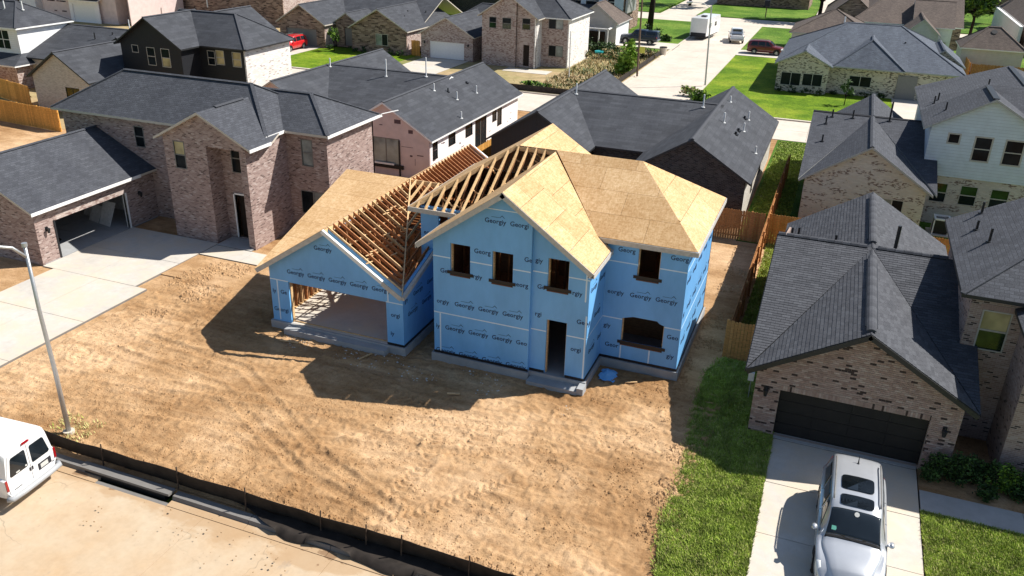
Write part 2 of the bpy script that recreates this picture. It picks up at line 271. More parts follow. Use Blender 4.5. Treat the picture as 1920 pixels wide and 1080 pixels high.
# ------------------------------------------------------------------ mesh helpers
def link(o): C.objects.link(o); return o
class MB:
    def __init__(s): s.v = []; s.f = []; s.mi = []
    def poly(s, pts, mi=0):
        b = len(s.v); s.v += [tuple(p) for p in pts]; s.f.append(tuple(range(b, b+len(pts)))); s.mi.append(mi)
    def prism(s, pts, off, mi=0, side=None, bot=None):
        """pts: planar polygon (top); off: offset vector to the other cap"""
        side = mi if side is None else side; bot = side if bot is None else bot
        pts = [Vector(p) for p in pts]; off = Vector(off); n = len(pts)
        nn = Vector((0, 0, 0))
        for i in range(n): nn += pts[i].cross(pts[(i+1) % n])
        if nn.dot(off) > 0: pts.reverse()
        b = len(s.v); s.v += [tuple(p) for p in pts] + [tuple(p+off) for p in pts]
        s.f.append(tuple(range(b, b+n))); s.mi.append(mi)
        s.f.append(tuple(b+n+i for i in reversed(range(n)))); s.mi.append(bot)
        for i in range(n):
            j = (i+1) % n; s.f.append((b+i, b+n+i, b+n+j, b+j)); s.mi.append(side)
    def box(s, x0, x1, y0, y1, z0, z1, mi=0):
        s.prism([(x0, y0, z1), (x1, y0, z1), (x1, y1, z1), (x0, y1, z1)], (0, 0, z0-z1), mi)
    def beam(s, a, b, w, h, upv=(0, 0, 1), mi=0, top=True):
        """box from a to b, w across, h down from the line when top"""
        a = Vector(a); b = Vector(b); d = (b-a).normalized(); sd = d.cross(Vector(upv))
        if sd.length < 1e-4: sd = d.cross(Vector((1, 0, 0)))
        sd.normalize(); u = sd.cross(d).normalized(); hw = sd*(w/2)
        if not top: a = a+u*(h/2); b = b+u*(h/2)
        s.prism([a-hw, a+hw, b+hw, b-hw], -u*h, mi)
    def tube(s, pts, r, n=8, mi=0, cap=True):
        pts = [Vector(p) for p in pts]; rr = r if isinstance(r, (list, tuple)) else [r]*len(pts)
        b = len(s.v); prev = None
        for i, p in enumerate(pts):
            d = (pts[min(i+1, len(pts)-1)]-pts[max(i-1, 0)]).normalized()
            ref = Vector((0, 0, 1)) if abs(d.z) < .9 else Vector((1, 0, 0))
            a = d.cross(ref).normalized(); c = d.cross(a)
            for k in range(n):
                t = 2*math.pi*k/n; s.v.append(tuple(p+(a*math.cos(t)+c*math.sin(t))*rr[i]))
        for i in range(len(pts)-1):
            for k in range(n):
                k2 = (k+1) % n; s.f.append((b+i*n+k, b+(i+1)*n+k, b+(i+1)*n+k2, b+i*n+k2)); s.mi.append(mi)
        if cap:
            s.f.append(tuple(b+k for k in range(n))); s.mi.append(mi)
            e = b+(len(pts)-1)*n; s.f.append(tuple(e+k for k in reversed(range(n)))); s.mi.append(mi)
    def disc(s, c, nrm, r, n=20, mi=0, th=.02):
        c = Vector(c); nrm = Vector(nrm).normalized(); ref = Vector((0, 0, 1)) if abs(nrm.z) < .9 else Vector((1, 0, 0))
        a = nrm.cross(ref).normalized(); d = nrm.cross(a)
        s.prism([c+(a*math.cos(2*math.pi*k/n)+d*math.sin(2*math.pi*k/n))*r for k in range(n)], -nrm*th, mi)
    def mesh(s, name, mats, org=(0, 0, 0), smooth=False):
        me = bpy.data.meshes.new(name)
        V = np.array(s.v, dtype=float).reshape(-1, 3)
        me.from_pydata((V-np.array(org)).tolist(), [], s.f)
        for m in (mats if isinstance(mats, (list, tuple)) else [mats]): me.materials.append(m)
        me.polygons.foreach_set('material_index', s.mi)
        uvl = me.uv_layers.new(name='uv'); uv = np.zeros((len(me.loops), 2)); k = 0
        for f in s.f:
            p = V[list(f)]; n = np.zeros(3)
            for i in range(len(f)): n += np.cross(p[i], p[(i+1) % len(f)])
            ln = np.linalg.norm(n); n = n/ln if ln > 1e-12 else np.array([0, 0, 1.])
            if abs(n[2]) > .999: t = np.array([1., 0, 0])
            else: t = np.array([-n[1], n[0], 0.]); t /= np.linalg.norm(t)
            bb = np.cross(n, t)
            uv[k:k+len(f), 0] = p@t; uv[k:k+len(f), 1] = p@bb; k += len(f)
        uvl.data.foreach_set('uv', uv.ravel())
        if smooth: me.polygons.foreach_set('use_smooth', [True]*len(s.f))
        me.update(); return me
    def build(s, name, mats, parent=None, org=(0, 0, 0), smooth=False):
        o = link(bpy.data.objects.new(name, s.mesh(name, mats, org, smooth)))
        if parent: o.parent = parent
        return o
def struct(o): o['kind'] = 'structure'; return o
def stuff(o): o['kind'] = 'stuff'; return o
def tag(o, label, cat, group=None):
    o['label'] = label; o['category'] = cat
    if group: o['group'] = group
    return o
class Thing:
    def __init__(s, name, label, cat, loc=(0, 0, 0), rz=0, group=None):
        s.r = link(bpy.data.objects.new(name, None)); s.r.location = loc; s.r.rotation_euler = (0, 0, rz); s.r.empty_display_size = .3
        s.o = loc; tag(s.r, label, cat, group)
    def part(s, name, mb, mat, parent=None, label=None, smooth=False):
        if not mb.f: return None
        o = mb.build(name, mat, parent or s.r, s.o, smooth)
        if label: o['label'] = label
        return o
def copy_tree(o, parent=None):
    c = o.copy(); link(c); c.parent = parent
    for ch in list(o.children): copy_tree(ch, c)
    return c

def clip(poly, a, b, c):
    """keep a*x+b*y<=c"""
    out = []
    for i in range(len(poly)):
        p, q = poly[i], poly[(i+1) % len(poly)]; dp = a*p[0]+b*p[1]-c; dq = a*q[0]+b*q[1]-c
        if dp <= 0: out.append(p)
        if (dp < 0 < dq) or (dq < 0 < dp):
            t = dp/(dp-dq); out.append((p[0]+(q[0]-p[0])*t, p[1]+(q[1]-p[1])*t))
    return out
def tiles(poly3, w, h, gap, stag=.5, rnd=0):
    """cut a convex planar polygon into staggered w x h pieces; returns (list of 3d polys, normal)"""
    P = [Vector(p) for p in poly3]; n = Vector((0, 0, 0))
    for i in range(len(P)): n += P[i].cross(P[(i+1) % len(P)])
    n.normalize()
    if n.z < 0: n = -n; P.reverse()
    t = Vector((-n.y, n.x, 0)); t = t.normalized() if t.length > 1e-5 else Vector((1, 0, 0)); b = n.cross(t)
    o = min(P, key=lambda p: p.dot(b)); q = [((p-o).dot(t), (p-o).dot(b)) for p in P]
    x0 = min(a[0] for a in q); x1 = max(a[0] for a in q); y1 = max(a[1] for a in q)
    area = sum(q[i][0]*q[(i+1) % len(q)][1]-q[(i+1) % len(q)][0]*q[i][1] for i in range(len(q)))
    if area < 0: q.reverse()
    hp = []
    for i in range(len(q)):
        a, c = q[i], q[(i+1) % len(q)]; ex, ey = c[0]-a[0], c[1]-a[1]; L = math.hypot(ex, ey)
        if L < 1e-6: continue
        hp.append((ey/L, -ex/L, (ey*a[0]-ex*a[1])/L))
    out = []; r = 0; y = 0
    while y < y1:
        x = x0 - (w*stag if r % 2 else 0) - (random.random()*rnd)
        while x < x1:
            pc = [(x+gap, y+gap), (x+w-gap, y+gap), (x+w-gap, y+h-gap), (x+gap, y+h-gap)]
            for a, bb, c in hp:
                pc = clip(pc, a, bb, c)
                if len(pc) < 3: break
            if len(pc) >= 3:
                ar = abs(sum(pc[i][0]*pc[(i+1) % len(pc)][1]-pc[(i+1) % len(pc)][0]*pc[i][1] for i in range(len(pc))))/2
                if ar > (.06 if w < 1 else .0015)*w*h: out.append([o+t*a+b*c for a, c in pc])
            x += w
        y += h; r += 1
    return out, n

def lin(pts, x):
    if x <= pts[0][0]: return pts[0][1]
    for (a, za), (b, zb) in zip(pts, pts[1:]):
        if x <= b: return za+(zb-za)*(x-a)/(b-a)
    return pts[-1][1]
def wall(mb, p0, p1, zb, top, holes=(), th=.14, mi=0, inner=None):
    """wall from p0 to p1 (outside on the right hand); top: z or [(coord,z)..] in world coord along the run; holes (c0,c1,z0,z1)"""
    ax = 0 if abs(p1[0]-p0[0]) > abs(p1[1]-p0[1]) else 1; sg = 1 if p1[ax] > p0[ax] else -1
    a0, a1 = sorted((p0[ax], p1[ax])); d = Vector((p1[0]-p0[0], p1[1]-p0[1], 0)).normalized(); out = Vector((d.y, -d.x, 0))
    tp = (lambda c: top) if isinstance(top, (int, float)) else (lambda c: lin(top, c))
    br = {a0, a1}
    for h in holes:
        for c in h[:2]:
            if a0 < c < a1: br.add(c)
    if not isinstance(top, (int, float)):
        for c, _ in top:
            if a0 < c < a1: br.add(c)
    br = sorted(br); f = p0[1-ax]
    def pt(c, z): return (c, f, z) if ax == 0 else (f, c, z)
    for c0, c1 in zip(br, br[1:]):
        cm = (c0+c1)/2; hs = sorted([h for h in holes if h[0] < cm < h[1]], key=lambda h: h[2]); z = zb
        segs = []
        for h in hs:
            if h[2] > z: segs.append((z, z, h[2], h[2]))
            z = h[3]
        segs.append((z, z, tp(c0+1e-6), tp(c1-1e-6)))
        for zl, zr, tl, tr in segs:
            if tl-zl < .002 and tr-zr < .002: continue
            mb.prism([pt(c0, zl), pt(c1, zr), pt(c1, max(tr, zr+.001)), pt(c0, max(tl, zl+.001))], -out*th, mi, mi, mi if inner is None else inner)
def window(T, face, f, c0, c1, z0, z1, frame=None, glass=None, mull='h', depth=.07, fw=.05, proud=0):
    """face 'F' looks to -Y, 'R' to +X, f is the wall plane"""
    frame = frame or WIN_BRONZE; glass = glass or GLASS
    def bx(mb, a0, a1, b0, b1, d0, d1):
        if face == 'F': mb.box(a0, a1, f+d0, f+d1, b0, b1)
        else: mb.box(f-d1, f-d0, a0, a1, b0, b1)
    m = MB(); d0, d1 = -proud-.012, depth
    bx(m, c0-fw, c1+fw, z1, z1+fw, d0, d1); bx(m, c0-fw, c1+fw, z0-fw, z0, d0-.02, d1)
    bx(m, c0-fw, c0, z0, z1, d0, d1); bx(m, c1, c1+fw, z0, z1, d0, d1)
    w_ = T.part('window', m, frame)
    panes = [(c0, c1, z0, z1)]; g = .03
    if mull == 'h': zm = (z0+z1)/2; panes = [(c0, c1, z0, zm-g/2), (c0, c1, zm+g/2, z1)]
    elif mull == 'v': cm = (c0+c1)/2; panes = [(c0, cm-g/2, z0, z1), (cm+g/2, c1, z0, z1)]
    elif mull == 'x':
        zm = (z0+z1)/2; cm = (c0+c1)/2; panes = [(a, b, c, d) for a, b in ((c0, cm-g), (cm+g, c1)) for c, d in ((z0, zm-g), (zm+g, z1))]
    elif mull == '3': q = (c1-c0)/3; panes = [(c0+i*q+g/2, c0+(i+1)*q-g/2, z0, z1) for i in range(3)]
    for i, (a, b, c, d) in enumerate(panes):
        p = MB(); bx(p, a, b, c, d, depth*.45, depth*.6)
        gm = glass[i % len(glass)] if isinstance(glass, (list, tuple)) else glass
        T.part('pane', p, gm, w_)
    if len(panes) > 1:
        s = MB()
        if mull in 'hx': bx(s, c0, c1, (z0+z1)/2-g, (z0+z1)/2+g, depth*.1, depth*.9)
        if mull in 'vx': bx(s, (c0+c1)/2-g, (c0+c1)/2+g, z0, z1, depth*.12, depth*.88)
        if mull == '3':
            for i in (1, 2): bx(s, c0+i*(c1-c0)/3-g, c0+i*(c1-c0)/3+g, z0, z1, depth*.1, depth*.9)
        T.part('sash', s, frame, w_)
    return w_
def garage_door(T, face, f, c0, c1, z0, z1, mat, rows=4, cols=1, depth=.16):
    d = MB(); hh = (z1-z0)/rows
    base = MB()
    if face == 'F': base.box(c0, c1, f+depth, f+depth+.04, z0, z1)
    else: base.box(f-depth-.04, f-depth, c0, c1, z0, z1)
    g = T.part('garage_door', base, mat)
    for r in range(rows):
        for k in range(cols):
            p = MB(); a = c0+(c1-c0)*k/cols+.01; b = c0+(c1-c0)*(k+1)/cols-.01
            if face == 'F': p.box(a, b, f+depth-.02, f+depth, z0+r*hh+.012, z0+(r+1)*hh-.012)
            else: p.box(f-depth, f-depth+.02, a, b, z0+r*hh+.012, z0+(r+1)*hh-.012)
            T.part('door_panel', p, mat, g)
    return g
def slab(mb, pts, th=.12, lift=0):
    mb.prism([(p[0], p[1], p[2]+lift) for p in pts], (0, 0, -th), 0, 1, 1)
def wing(T, axis, X0, X1, Y0, Y1, ze, zr, rp=None, oe=.35, og=.25, ends='gg', run=None, zb=0, holes={}, wm=None, rm=SH2, fm=FAS_DARK, walls='FRBL', cap=True, gm=None, roof=None, name='wall'):
    """ridged wing. roof extents X0..Y1; holes keyed F,R,B,L"""
    A0, A1, B0, B1 = (X0, X1, Y0, Y1) if axis == 'y' else (Y0, Y1, X0, X1)
    rp = (A0+A1)/2 if rp is None else rp
    P = (lambda a, b, z: (a, b, z)) if axis == 'y' else (lambda a, b, z: (b, a, z))
    run = run or min((A1-A0)/2, (B1-B0)/2-.01)
    bf = B0+(run if ends[0] == 'h' else 0); bb = B1-(run if ends[1] == 'h' else 0)
    m = MB(); th = .13
    slab(m, [P(A0, B0, ze), P(rp, bf, zr), P(rp, bb, zr), P(A0, B1, ze)], th)
    slab(m, [P(A1, B0, ze), P(A1, B1, ze), P(rp, bb, zr), P(rp, bf, zr)], th)
    if ends[0] == 'h': slab(m, [P(A0, B0, ze), P(A1, B0, ze), P(rp, bf, zr)], th)
    if ends[1] == 'h': slab(m, [P(A0, B1, ze), P(A1, B1, ze), P(rp, bb, zr)], th)
    ro = T.part('roof', m, [rm, fm])
    if cap:
        c = MB()
        if bb-bf > .3:
            c.prism([P(rp-.14, bf, zr+.0), P(rp, bf, zr+.06), P(rp+.14, bf, zr)], Vector(P(0, bb-bf, 0)))
        for e, b in (('0', bf), ('1', bb)):
            if ends[int(e)] == 'h':
                for a in (A0, A1): c.beam(P(a, B0 if e == '0' else B1, ze+.05), P(rp, b, zr+.05), .2, .06)
        T.part('ridge_cap', c, rm if rm != SHR else SHG[1], ro)
    # walls
    wa0, wa1, wb0, wb1 = A0+oe, A1-oe, B0+(og if ends[0] == 'g' else oe), B1-(og if ends[1] == 'g' else oe)
    s0 = (zr-ze)/(rp-A0); s1 = (zr-ze)/(A1-rp); t0 = ze+s0*oe-th; t1 = ze+s1*oe-th
    gab = [(wa0, t0), (rp, zr-th), (wa1, t1)]
    names = {'y': ('F', 'B', 'L', 'R'), 'x': ('L', 'R', 'F', 'B')}[axis]
    for nm in walls:
        mb = MB(); hl = holes.get(nm, ()); i = names.index(nm)
        if i < 2:   # end walls
            b = (wb0, wb1)[i]; top = gab if ends[i] == 'g' else min(t0, t1)
            q0, q1 = P(wa0, b, 0), P(wa1, b, 0)
        else:
            a = (wa0, wa1)[i-2]; top = (t0, t1)[i-2]; q0, q1 = P(a, wb0+.145, 0), P(a, wb1-.145, 0)
        q0, q1 = q0[:2], q1[:2]
        fwdok = {'F': lambda: q0[0] < q1[0], 'B': lambda: q0[0] > q1[0], 'R': lambda: q0[1] < q1[1], 'L': lambda: q0[1] > q1[1]}[nm]()
        if not fwdok: q0, q1 = q1, q0
        wall(mb, q0, q1, zb, top, hl)
        T.part(name, mb, (gm if (gm and i < 2) else wm) if not isinstance(wm, dict) else wm[nm])
    return ro
def rplane(rp, z0, slope, axis='x'):
    return lambda x, y: z0-slope*abs((x if axis == 'x' else y)-rp)
def vent(T, x, y, z, h=.45, r=.05, mat=None, elbow=False):
    m = MB(); m.tube([(x, y, z-.12), (x, y, z+h)], r, 8); m.disc((x, y, z+.03), (0, 0, 1), r*2.6, 10, 0, .05)
    if elbow: m.tube([(x, y, z+h-.02), (x-.15, y, z+h+.06)], r*1.1, 8)
    T.part('vent_pipe', m, mat or PIPE_W)
def wall_lamp(T, face, f, c, z):
    m = MB()
    if face == 'F':
        m.box(c-.07, c+.07, f-.03, f, z-.12, z+.12); m.tube([(c, f-.03, z+.05), (c, f-.13, z+.12), (c, f-.15, z+.05)], .02, 6)
        m.tube([(c, f-.15, z+.08), (c, f-.15, z+.04), (c, f-.15, z-.2)], [.02, .1, .06], 8)
    else:
        m.box(f, f+.03, c-.07, c+.07, z-.12, z+.12); m.tube([(f+.03, c, z+.05), (f+.13, c, z+.12), (f+.15, c, z+.05)], .02, 6)
        m.tube([(f+.15, c, z+.08), (f+.15, c, z+.04), (f+.15, c, z-.2)], [.02, .1, .06], 8)
    T.part('wall_lamp', m, FAS_DARK)

# ------------------------------------------------------------------ ground, streets, lawns
def sheet(name, x0, x1, y0, y1, z, mat, depth=.12):
    m = MB(); m.box(x0, x1, y0, y1, z-depth, z); return struct(m.build(name, mat))
def polysheet(name, pts, z, mat, depth=.12):
    m = MB(); m.prism([(p[0], p[1], z) for p in pts], (0, 0, -depth)); return struct(m.build(name, mat))
m = MB(); m.poly([(-900, -300, -.30), (900, -300, -.30), (900, 1200, -.30), (-900, 1200, -.30)]); struct(m.build('ground', GR3))

def slabs(parent_name, x0, x1, y0, y1, z, mat, nx, ny, gap=.012, under=None, dz=.004):
    base = struct((lambda m_: (m_.box(x0, x1, y0, y1, z-.16, z-.02), m_.build(parent_name, under or CONC_CURB))[1])(MB()))
    for i in range(nx):
        for j in range(ny):
            p = MB(); a = x0+(x1-x0)*i/nx; b = x0+(x1-x0)*(i+1)/nx; c = y0+(y1-y0)*j/ny; d = y0+(y1-y0)*(j+1)/ny
            p.box(a+gap, b-gap, c+gap, d-gap, z-.03, z+random.uniform(-dz, dz)); p.build('concrete_slab', mat, base)
    return base
ZR = -.14
# front street (foreground) and its curb
slabs('street', -45, 12, 3, 16.35, ZR, CONC_ST, 12, 3, gap=.006)
cb = MB(); cb.box(-45, 12, 16.35, 16.5, ZR-.16, ZR-.01); curb = struct(cb.build('curb', CONC_CURB))
x = -45
while x < 12:
    if not (-21.6 < x < -19.9):
        p = MB(); p.prism([(x+.01, 16.36, ZR+.015), (x+2.99, 16.36, ZR+.015), (x+2.99, 16.62, ZR+.03), (x+.01, 16.62, ZR+.03)], (0, 0, -.1)); p.build('gutter_slab', CONC_ST, curb)
        p = MB(); p.prism([(x+.01, 16.62, ZR-.02), (x+.01, 16.68, .02), (x+.01, 16.95, .03), (x+.01, 16.95, ZR-.02)], (2.98, 0, 0)); p.build('curb_stone', CONC_CURB, curb)
    x += 3
p = MB(); p.box(-45, 12, 16.96, 17.2, -.25, -.02); struct(p.build('verge', DIRT))
# storm inlet; a black box stands in for the shade inside its opening
p = MB(); p.box(-21.9, -18.1, 16.62, 16.95, .0, .09); tag(p.build('storm_drain', CONC_CURB), 'concrete storm drain inlet in the curb behind the white van', 'drain')

p = MB(); p.box(-21.7, -18.3, 16.64, 16.94, -.28, -.02); struct(p.build('drain_shade_box', PIPE_B))
# displaced dirt lot in front of and around the unfinished house
X0, X1, Yd0, Yd1 = -36.5, -2.2, 17.05, 30.5
st = .06; nx = int((X1-X0)/st)+1; ny = int((Yd1-Yd0)/st)+1
gx, gy = np.meshgrid(np.linspace(X0, X1, nx), np.linspace(Yd0, Yd1, ny))
def vnoise(x, y, s, seed):
    r = np.random.default_rng(seed); n = 256; g = r.random((n, n)); x = x*s+500; y = y*s+500
    xi = np.floor(x).astype(int); yi = np.floor(y).astype(int); fx = x-xi; fy = y-yi; fx = fx*fx*(3-2*fx); fy = fy*fy*(3-2*fy)
    a = g[yi % n, xi % n]; b = g[yi % n, (xi+1) % n]; c = g[(yi+1) % n, xi % n]; d = g[(yi+1) % n, (xi+1) % n]
    return (a*(1-fx)+b*fx)*(1-fy)+(c*(1-fx)+d*fx)*fy
hz = .10*(vnoise(gx, gy, .35, 1)-.5)+.025*(vnoise(gx+.3*gy, gy, 1.3, 2)-.5)
rdg = 1-np.abs(2*vnoise(gx*.8+1.1*vnoise(gx, gy, 1.2, 9), gy*1.5, 2.1, 3)-1); hz += .05*(rdg**3-.2)*(.3+vnoise(gx, gy, .4, 11))
hz += .05*(np.abs(2*vnoise(gx+.4*vnoise(gx, gy, 2.5, 14), gy, 3.4, 12)-1)-.5)*(.4+vnoise(gx, gy, .6, 13)); cl = vnoise(gx, gy, 4.2, 5); hz += .10*np.maximum(0, cl-.6)+.045*(vnoise(gx*1.4, gy, 7.5, 6)-.5)
def track(path, width=.42, amp=.05, lug=.16, edge=.035):
    global hz
    best = np.full(gx.shape, 9.); ss = np.zeros(gx.shape); L = 0; sd = np.zeros(gx.shape)
    for (ax, ay), (bx, by) in zip(path, path[1:]):
        dx, dy = bx-ax, by-ay; l = math.hypot(dx, dy); t = np.clip(((gx-ax)*dx+(gy-ay)*dy)/l/l, 0, 1)
        px, py = gx-ax-t*dx, gy-ay-t*dy; d = np.hypot(px, py); k = d < best
        best = np.where(k, d, best); ss = np.where(k, L+t*l, ss); sd = np.where(k, (px*dy-py*dx)/l, sd); L += l
    mask = np.clip(1-(best/width)**4, 0, 1)*(best < width)
    hz = hz*(1-.6*mask)-mask*(.035 if amp else .012)+mask*amp*(np.sin((ss+np.abs(sd)*.7)/lug*2*math.pi) > .1)
    hz += edge*np.exp(-((best-width-.08)/.09)**2)
track([(-14.5, 25.2), (-12.6, 24.6), (-11.6, 23.4), (-11.2, 21.6), (-11.4, 19.6)], .32, .085, .28)
track([(-10.6, 24.9), (-10.2, 23.9), (-10.3, 22.9)], .25, .085, .28)
track([(-8.0, 21.9), (-9.0, 20.6), (-10.1, 19.2), (-11.2, 18.2)], .25, .08, .28)
track([(-14.2, 21.5), (-15.4, 20.2), (-16.0, 19.0)], .25, .075, .28)
for k in range(7):
    y0 = 19+k*1.1+.5*math.sin(k*2.3); track([(-28+k*.6, y0-1.5+k*.1), (-20, y0+.5*math.sin(k)), (-12+k*.4, y0+.8)], .30, .0, .3, .010)
for off in (0, 1.9):
    track([(-28, 19.0+off), (-22, 20.3+off), (-16, 20.9+off), (-10, 22.6+off), (-5, 25.2+off*.5)], .22, .03, .24)
    track([(-27, 23.4+off*.8), (-21, 22.8+off*.8), (-15, 19.4+off*.6), (-11, 18.3+off*.3)], .20, .025, .22)
# flatten toward edges / driveway side
ex = np.minimum(np.clip((gx-X0)/1.0, 0, 1), 1)
z = .03+hz*ex
z = np.where(gy < 17.3, np.minimum(z, .02), z)
sw = (gx < -29.6)   # under the left driveway and paving
z = np.where(sw, -.06, z)
z = np.where((gx > -22.4) & (gx < -15.2) & (gy > 27.6), np.minimum(z, 0.02), z)
z = np.where((gx > -14.4) & (gx < -7.4) & (gy > 27.9), np.minimum(z, 0.03), z)
ZG = z; GRD = (X0, X1, Yd0, Yd1, st, nx, ny)
vv = np.stack([gx.ravel(), gy.ravel(), z.ravel()], 1)
me = bpy.data.meshes.new('dirt_lot'); ii = np.arange(nx*ny).reshape(ny, nx)
fc = np.stack([ii[:-1, :-1].ravel(), ii[:-1, 1:].ravel(), ii[1:, 1:].ravel(), ii[1:, :-1].ravel()], 1)
me.vertices.add(len(vv)); me.vertices.foreach_set('co', vv.ravel()); me.loops.add(fc.size); me.loops.foreach_set('vertex_index', fc.ravel().astype(np.int32))
me.polygons.add(len(fc)); me.polygons.foreach_set('loop_start', np.arange(0, fc.size, 4).astype(np.int32)); me.polygons.foreach_set('loop_total', np.full(len(fc), 4, dtype=np.int32))
me.update(); me.validate(); me.materials.append(DIRT); struct(link(bpy.data.objects.new('dirt_lot', me)))
sheet('building_plot', -46, -2.2, 30.5, 48.6, -.005, DIRT)
sheet('bare_plot', -72, -46, 30, 50, -.01, DIRT)
sheet('side_plot', -46, -36.4, 17.2, 30.5, -.01, DIRT)
sheet('back_plot', -46.2, -4.2, 48.6, 73.4, -.012, DIRT)
sheet('vacant_plot', -200, -46.2, 50, 73.4, -.012, GROUND)
# lawns
polysheet('front_lawn', [(-2.35, 17.0), (-2.6, 19.4), (-2.95, 22), (-2.8, 24.8), (-3.1, 28), (-3.2, 31.8), (-2.7, 33.3), (-.06, 33.3), (-.06, 17.0)], .05, GR1)
polysheet('yard_lawn', [(-2.2, 33.3), (-.06, 33.3), (-.06, 48), (-2.2, 48)], .0, GR1)
sheet('front_lawn', 4.86, 30, 17.0, 25.6, .04, GR1)
sheet('planting_bed', 4.86, 30, 26.8, 46, -.01, DIRT)
sheet('back_lawn', -4.2, 30, 48.0, 73.4, .0, GR3)
sheet('corner_lawn', -13.6, 60, 81.8, 116.3, .0, GR2)
sheet('corner_lawn', -13.6, 60, 121.2, 147.5, .0, GR3)
sheet('side_lawn', -50, -22.3, 121.8, 147.5, .0, GR3)
sheet('street_lawn', -29, -22.5, 110, 116.0, .0, GR3)
sheet('ranch_lawn', -70, -49.5, 81.8, 96, .0, GR2); sheet('vacant_plot', -200, -70, 73.4, 140, .0, GROUND)
sheet('vacant_lot', -49.5, -22.4, 81.8, 116, -.004, GROUND)
sheet('far_lawn', -26.0, -6.8, 157.3, 178, .0, GR3)
sheet('far_lawn', -80, -33, 157.3, 200, .0, GR3)
sheet('far_lawn', 1, 90, 157.3, 190, .0, GR3)
sheet('vacant_plot', -260, -64, 73.4, 130, -.02, GROUND)
# streets behind
slabs('back_street', -64, 60, 73.9, 81.4, ZR+.05, CONC_RD, 22, 2)
slabs('cross_street', -22.0, -14.0, 81.4, 148, ZR+.05, CONC_RD, 2, 13)
slabs('far_street', -80, 60, 148, 157, ZR+.05, CONC_RD, 20, 2)
slabs('far_driveway', -32.5, -26.2, 157, 215, ZR+.06, CONC_RD, 1, 8)
slabs('far_driveway', -6.5, -1, 157, 205, ZR+.06, CONC_RD, 1, 8)
for (x0, x1, y0, y1) in ((-64, -22.1, 73.45, 73.8), (-13.9, 60, 73.45, 73.8), (-64, -22.1, 81.45, 81.75), (-13.9, 60, 81.45, 81.75), (-22.3, -22.02, 81.8, 147.8), (-13.98, -13.65, 81.8, 147.8)):
    sheet('curb', x0, x1, y0, y1, .03, CONC_RD, .2)
# driveways
slabs('driveway', -.1, 4.82, 16.9, 27.9, .06, CONC, 1, 4)
slabs('garage_apron', -.1, 4.82, 27.92, 28.3, .075, CONC_W, 1, 1)
slabs('front_walk', 4.86, 30, 25.62, 26.78, .05, CONC_W, 8, 1)
slabs('driveway', -36.3, -30.2, 16.97, 28.7, .05, CONC, 2, 3)
slabs('driveway', -37.05, -30.95, 28.7, 35.0, .05, CONC, 2, 2)
slabs('garage_floor', -44.5, -37.06, 28.9, 37, .055, CONC_SL, 2, 2)
slabs('front_walk', -30.9, -27.0, 33.35, 34.75, .052, CONC, 3, 1)
slabs('porch_slab', -30.9, -28.6, 34.78, 36.15, .075, CONC_W, 1, 1)
slabs('driveway', -48.2, -42.3, 81.5, 94.6, .035, CONC, 2, 3)
slabs('front_walk', -36.6, -31.2, 91.2, 93.4, .03, CONC, 3, 1)
slabs('driveway', -68.5, -63, 81.5, 94.6, .035, CONC, 2, 3)
slabs('driveway', -31, -22.0, 116.2, 121.7, .03, CONC, 3, 1)
slabs('driveway', -14.0, -3, 116.4, 121.1, .03, CONC, 3, 1)
slabs('driveway', 5.1, 8.4, 81.5, 99, .03, CONC, 1, 4)
slabs('far_patio', 9.5, 21, 142, 156, .03, CONC, 2, 2)

# ------------------------------------------------------------------ unfinished house in blue wrap
T = Thing('unfinished_house', 'unfinished two-storey house wrapped in blue sheeting with open roof rafters on bare dirt', 'house', (-11, 30, 0))
H = T
sb = MB()   # concrete slab
sb.prism([(-22.25, 27.9, .38), (-15.4, 27.9, .38), (-15.4, 30.85, .38), (-14.27, 30.85, .38), (-14.27, 28.14, .38), (-9.9, 28.14, .38), (-9.9, 28.34, .38), (-7.5, 28.34, .38), (-7.5, 30.63, .38), (-4.22, 30.63, .38), (-4.22, 37.4, .38), (-15.9, 37.4, .38), (-15.9, 42.6, .38), (-22.25, 42.6, .38)], (0, 0, -.5))
T.part('foundation', sb, CONC_SL)
sb = MB(); sb.box(-9.85, -7.72, 27.82, 28.335, .0, .2); sb.box(-7.72, -7.45, 27.85, 28.335, -.02, .34); T.part('porch_step', sb, CONC_SL)
sb = MB(); sb.box(-21.3, -16.2, 27.5, 27.9, -.05, .3); T.part('garage_ramp', sb, CONC_SL)
zb = .384
gs = .6583
def gtop(x): return 5.35-gs*abs(x+18.95)-.10
win2 = [(-13.40, -12.53, 4.22, 5.48), (-11.58, -10.70, 4.18, 5.45)]
win3 = [(-9.32, -8.46, 4.22, 5.48)]; door = [(-9.28, -8.43, .38, 2.84)]
winw = [(-6.32, -5.42, 4.30, 5.55)]; bigw = [(-6.75, -4.99, 1.26, 2.5)]
def mtop(x): return 8.05-.716*abs(x+11.05)-.12
WL = {}
def bw(key, *a, **k):
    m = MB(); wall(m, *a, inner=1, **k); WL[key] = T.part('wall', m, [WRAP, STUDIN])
bw('gf', (-22.15, 28.0), (-15.5, 28.0), zb, [(-22.15, gtop(-22.15)), (-18.95, gtop(-18.95)), (-15.5, gtop(-15.5))], holes=[(-21.2, -16.3, .384, 2.4)])
bw('gr', (-15.5, 28.145), (-15.5, 30.9), zb, [(28, 2.94), (30.9, 3.87)])
bw('gl', (-22.15, 42.5), (-22.15, 28.145), zb, 2.95)
bw('ff', (-14.17, 28.24), (-9.95, 28.24), zb, [(-14.17, mtop(-14.17)), (-11.05, mtop(-11.05)), (-9.95, mtop(-9.95))], holes=win2)
bw('fj', (-9.95, 28.385), (-9.95, 28.43), zb, mtop(-9.95))
bw('fr', (-9.95, 28.43), (-7.6, 28.43), zb, [(-9.95, mtop(-9.95)), (-7.6, mtop(-7.6))], holes=win3+door)
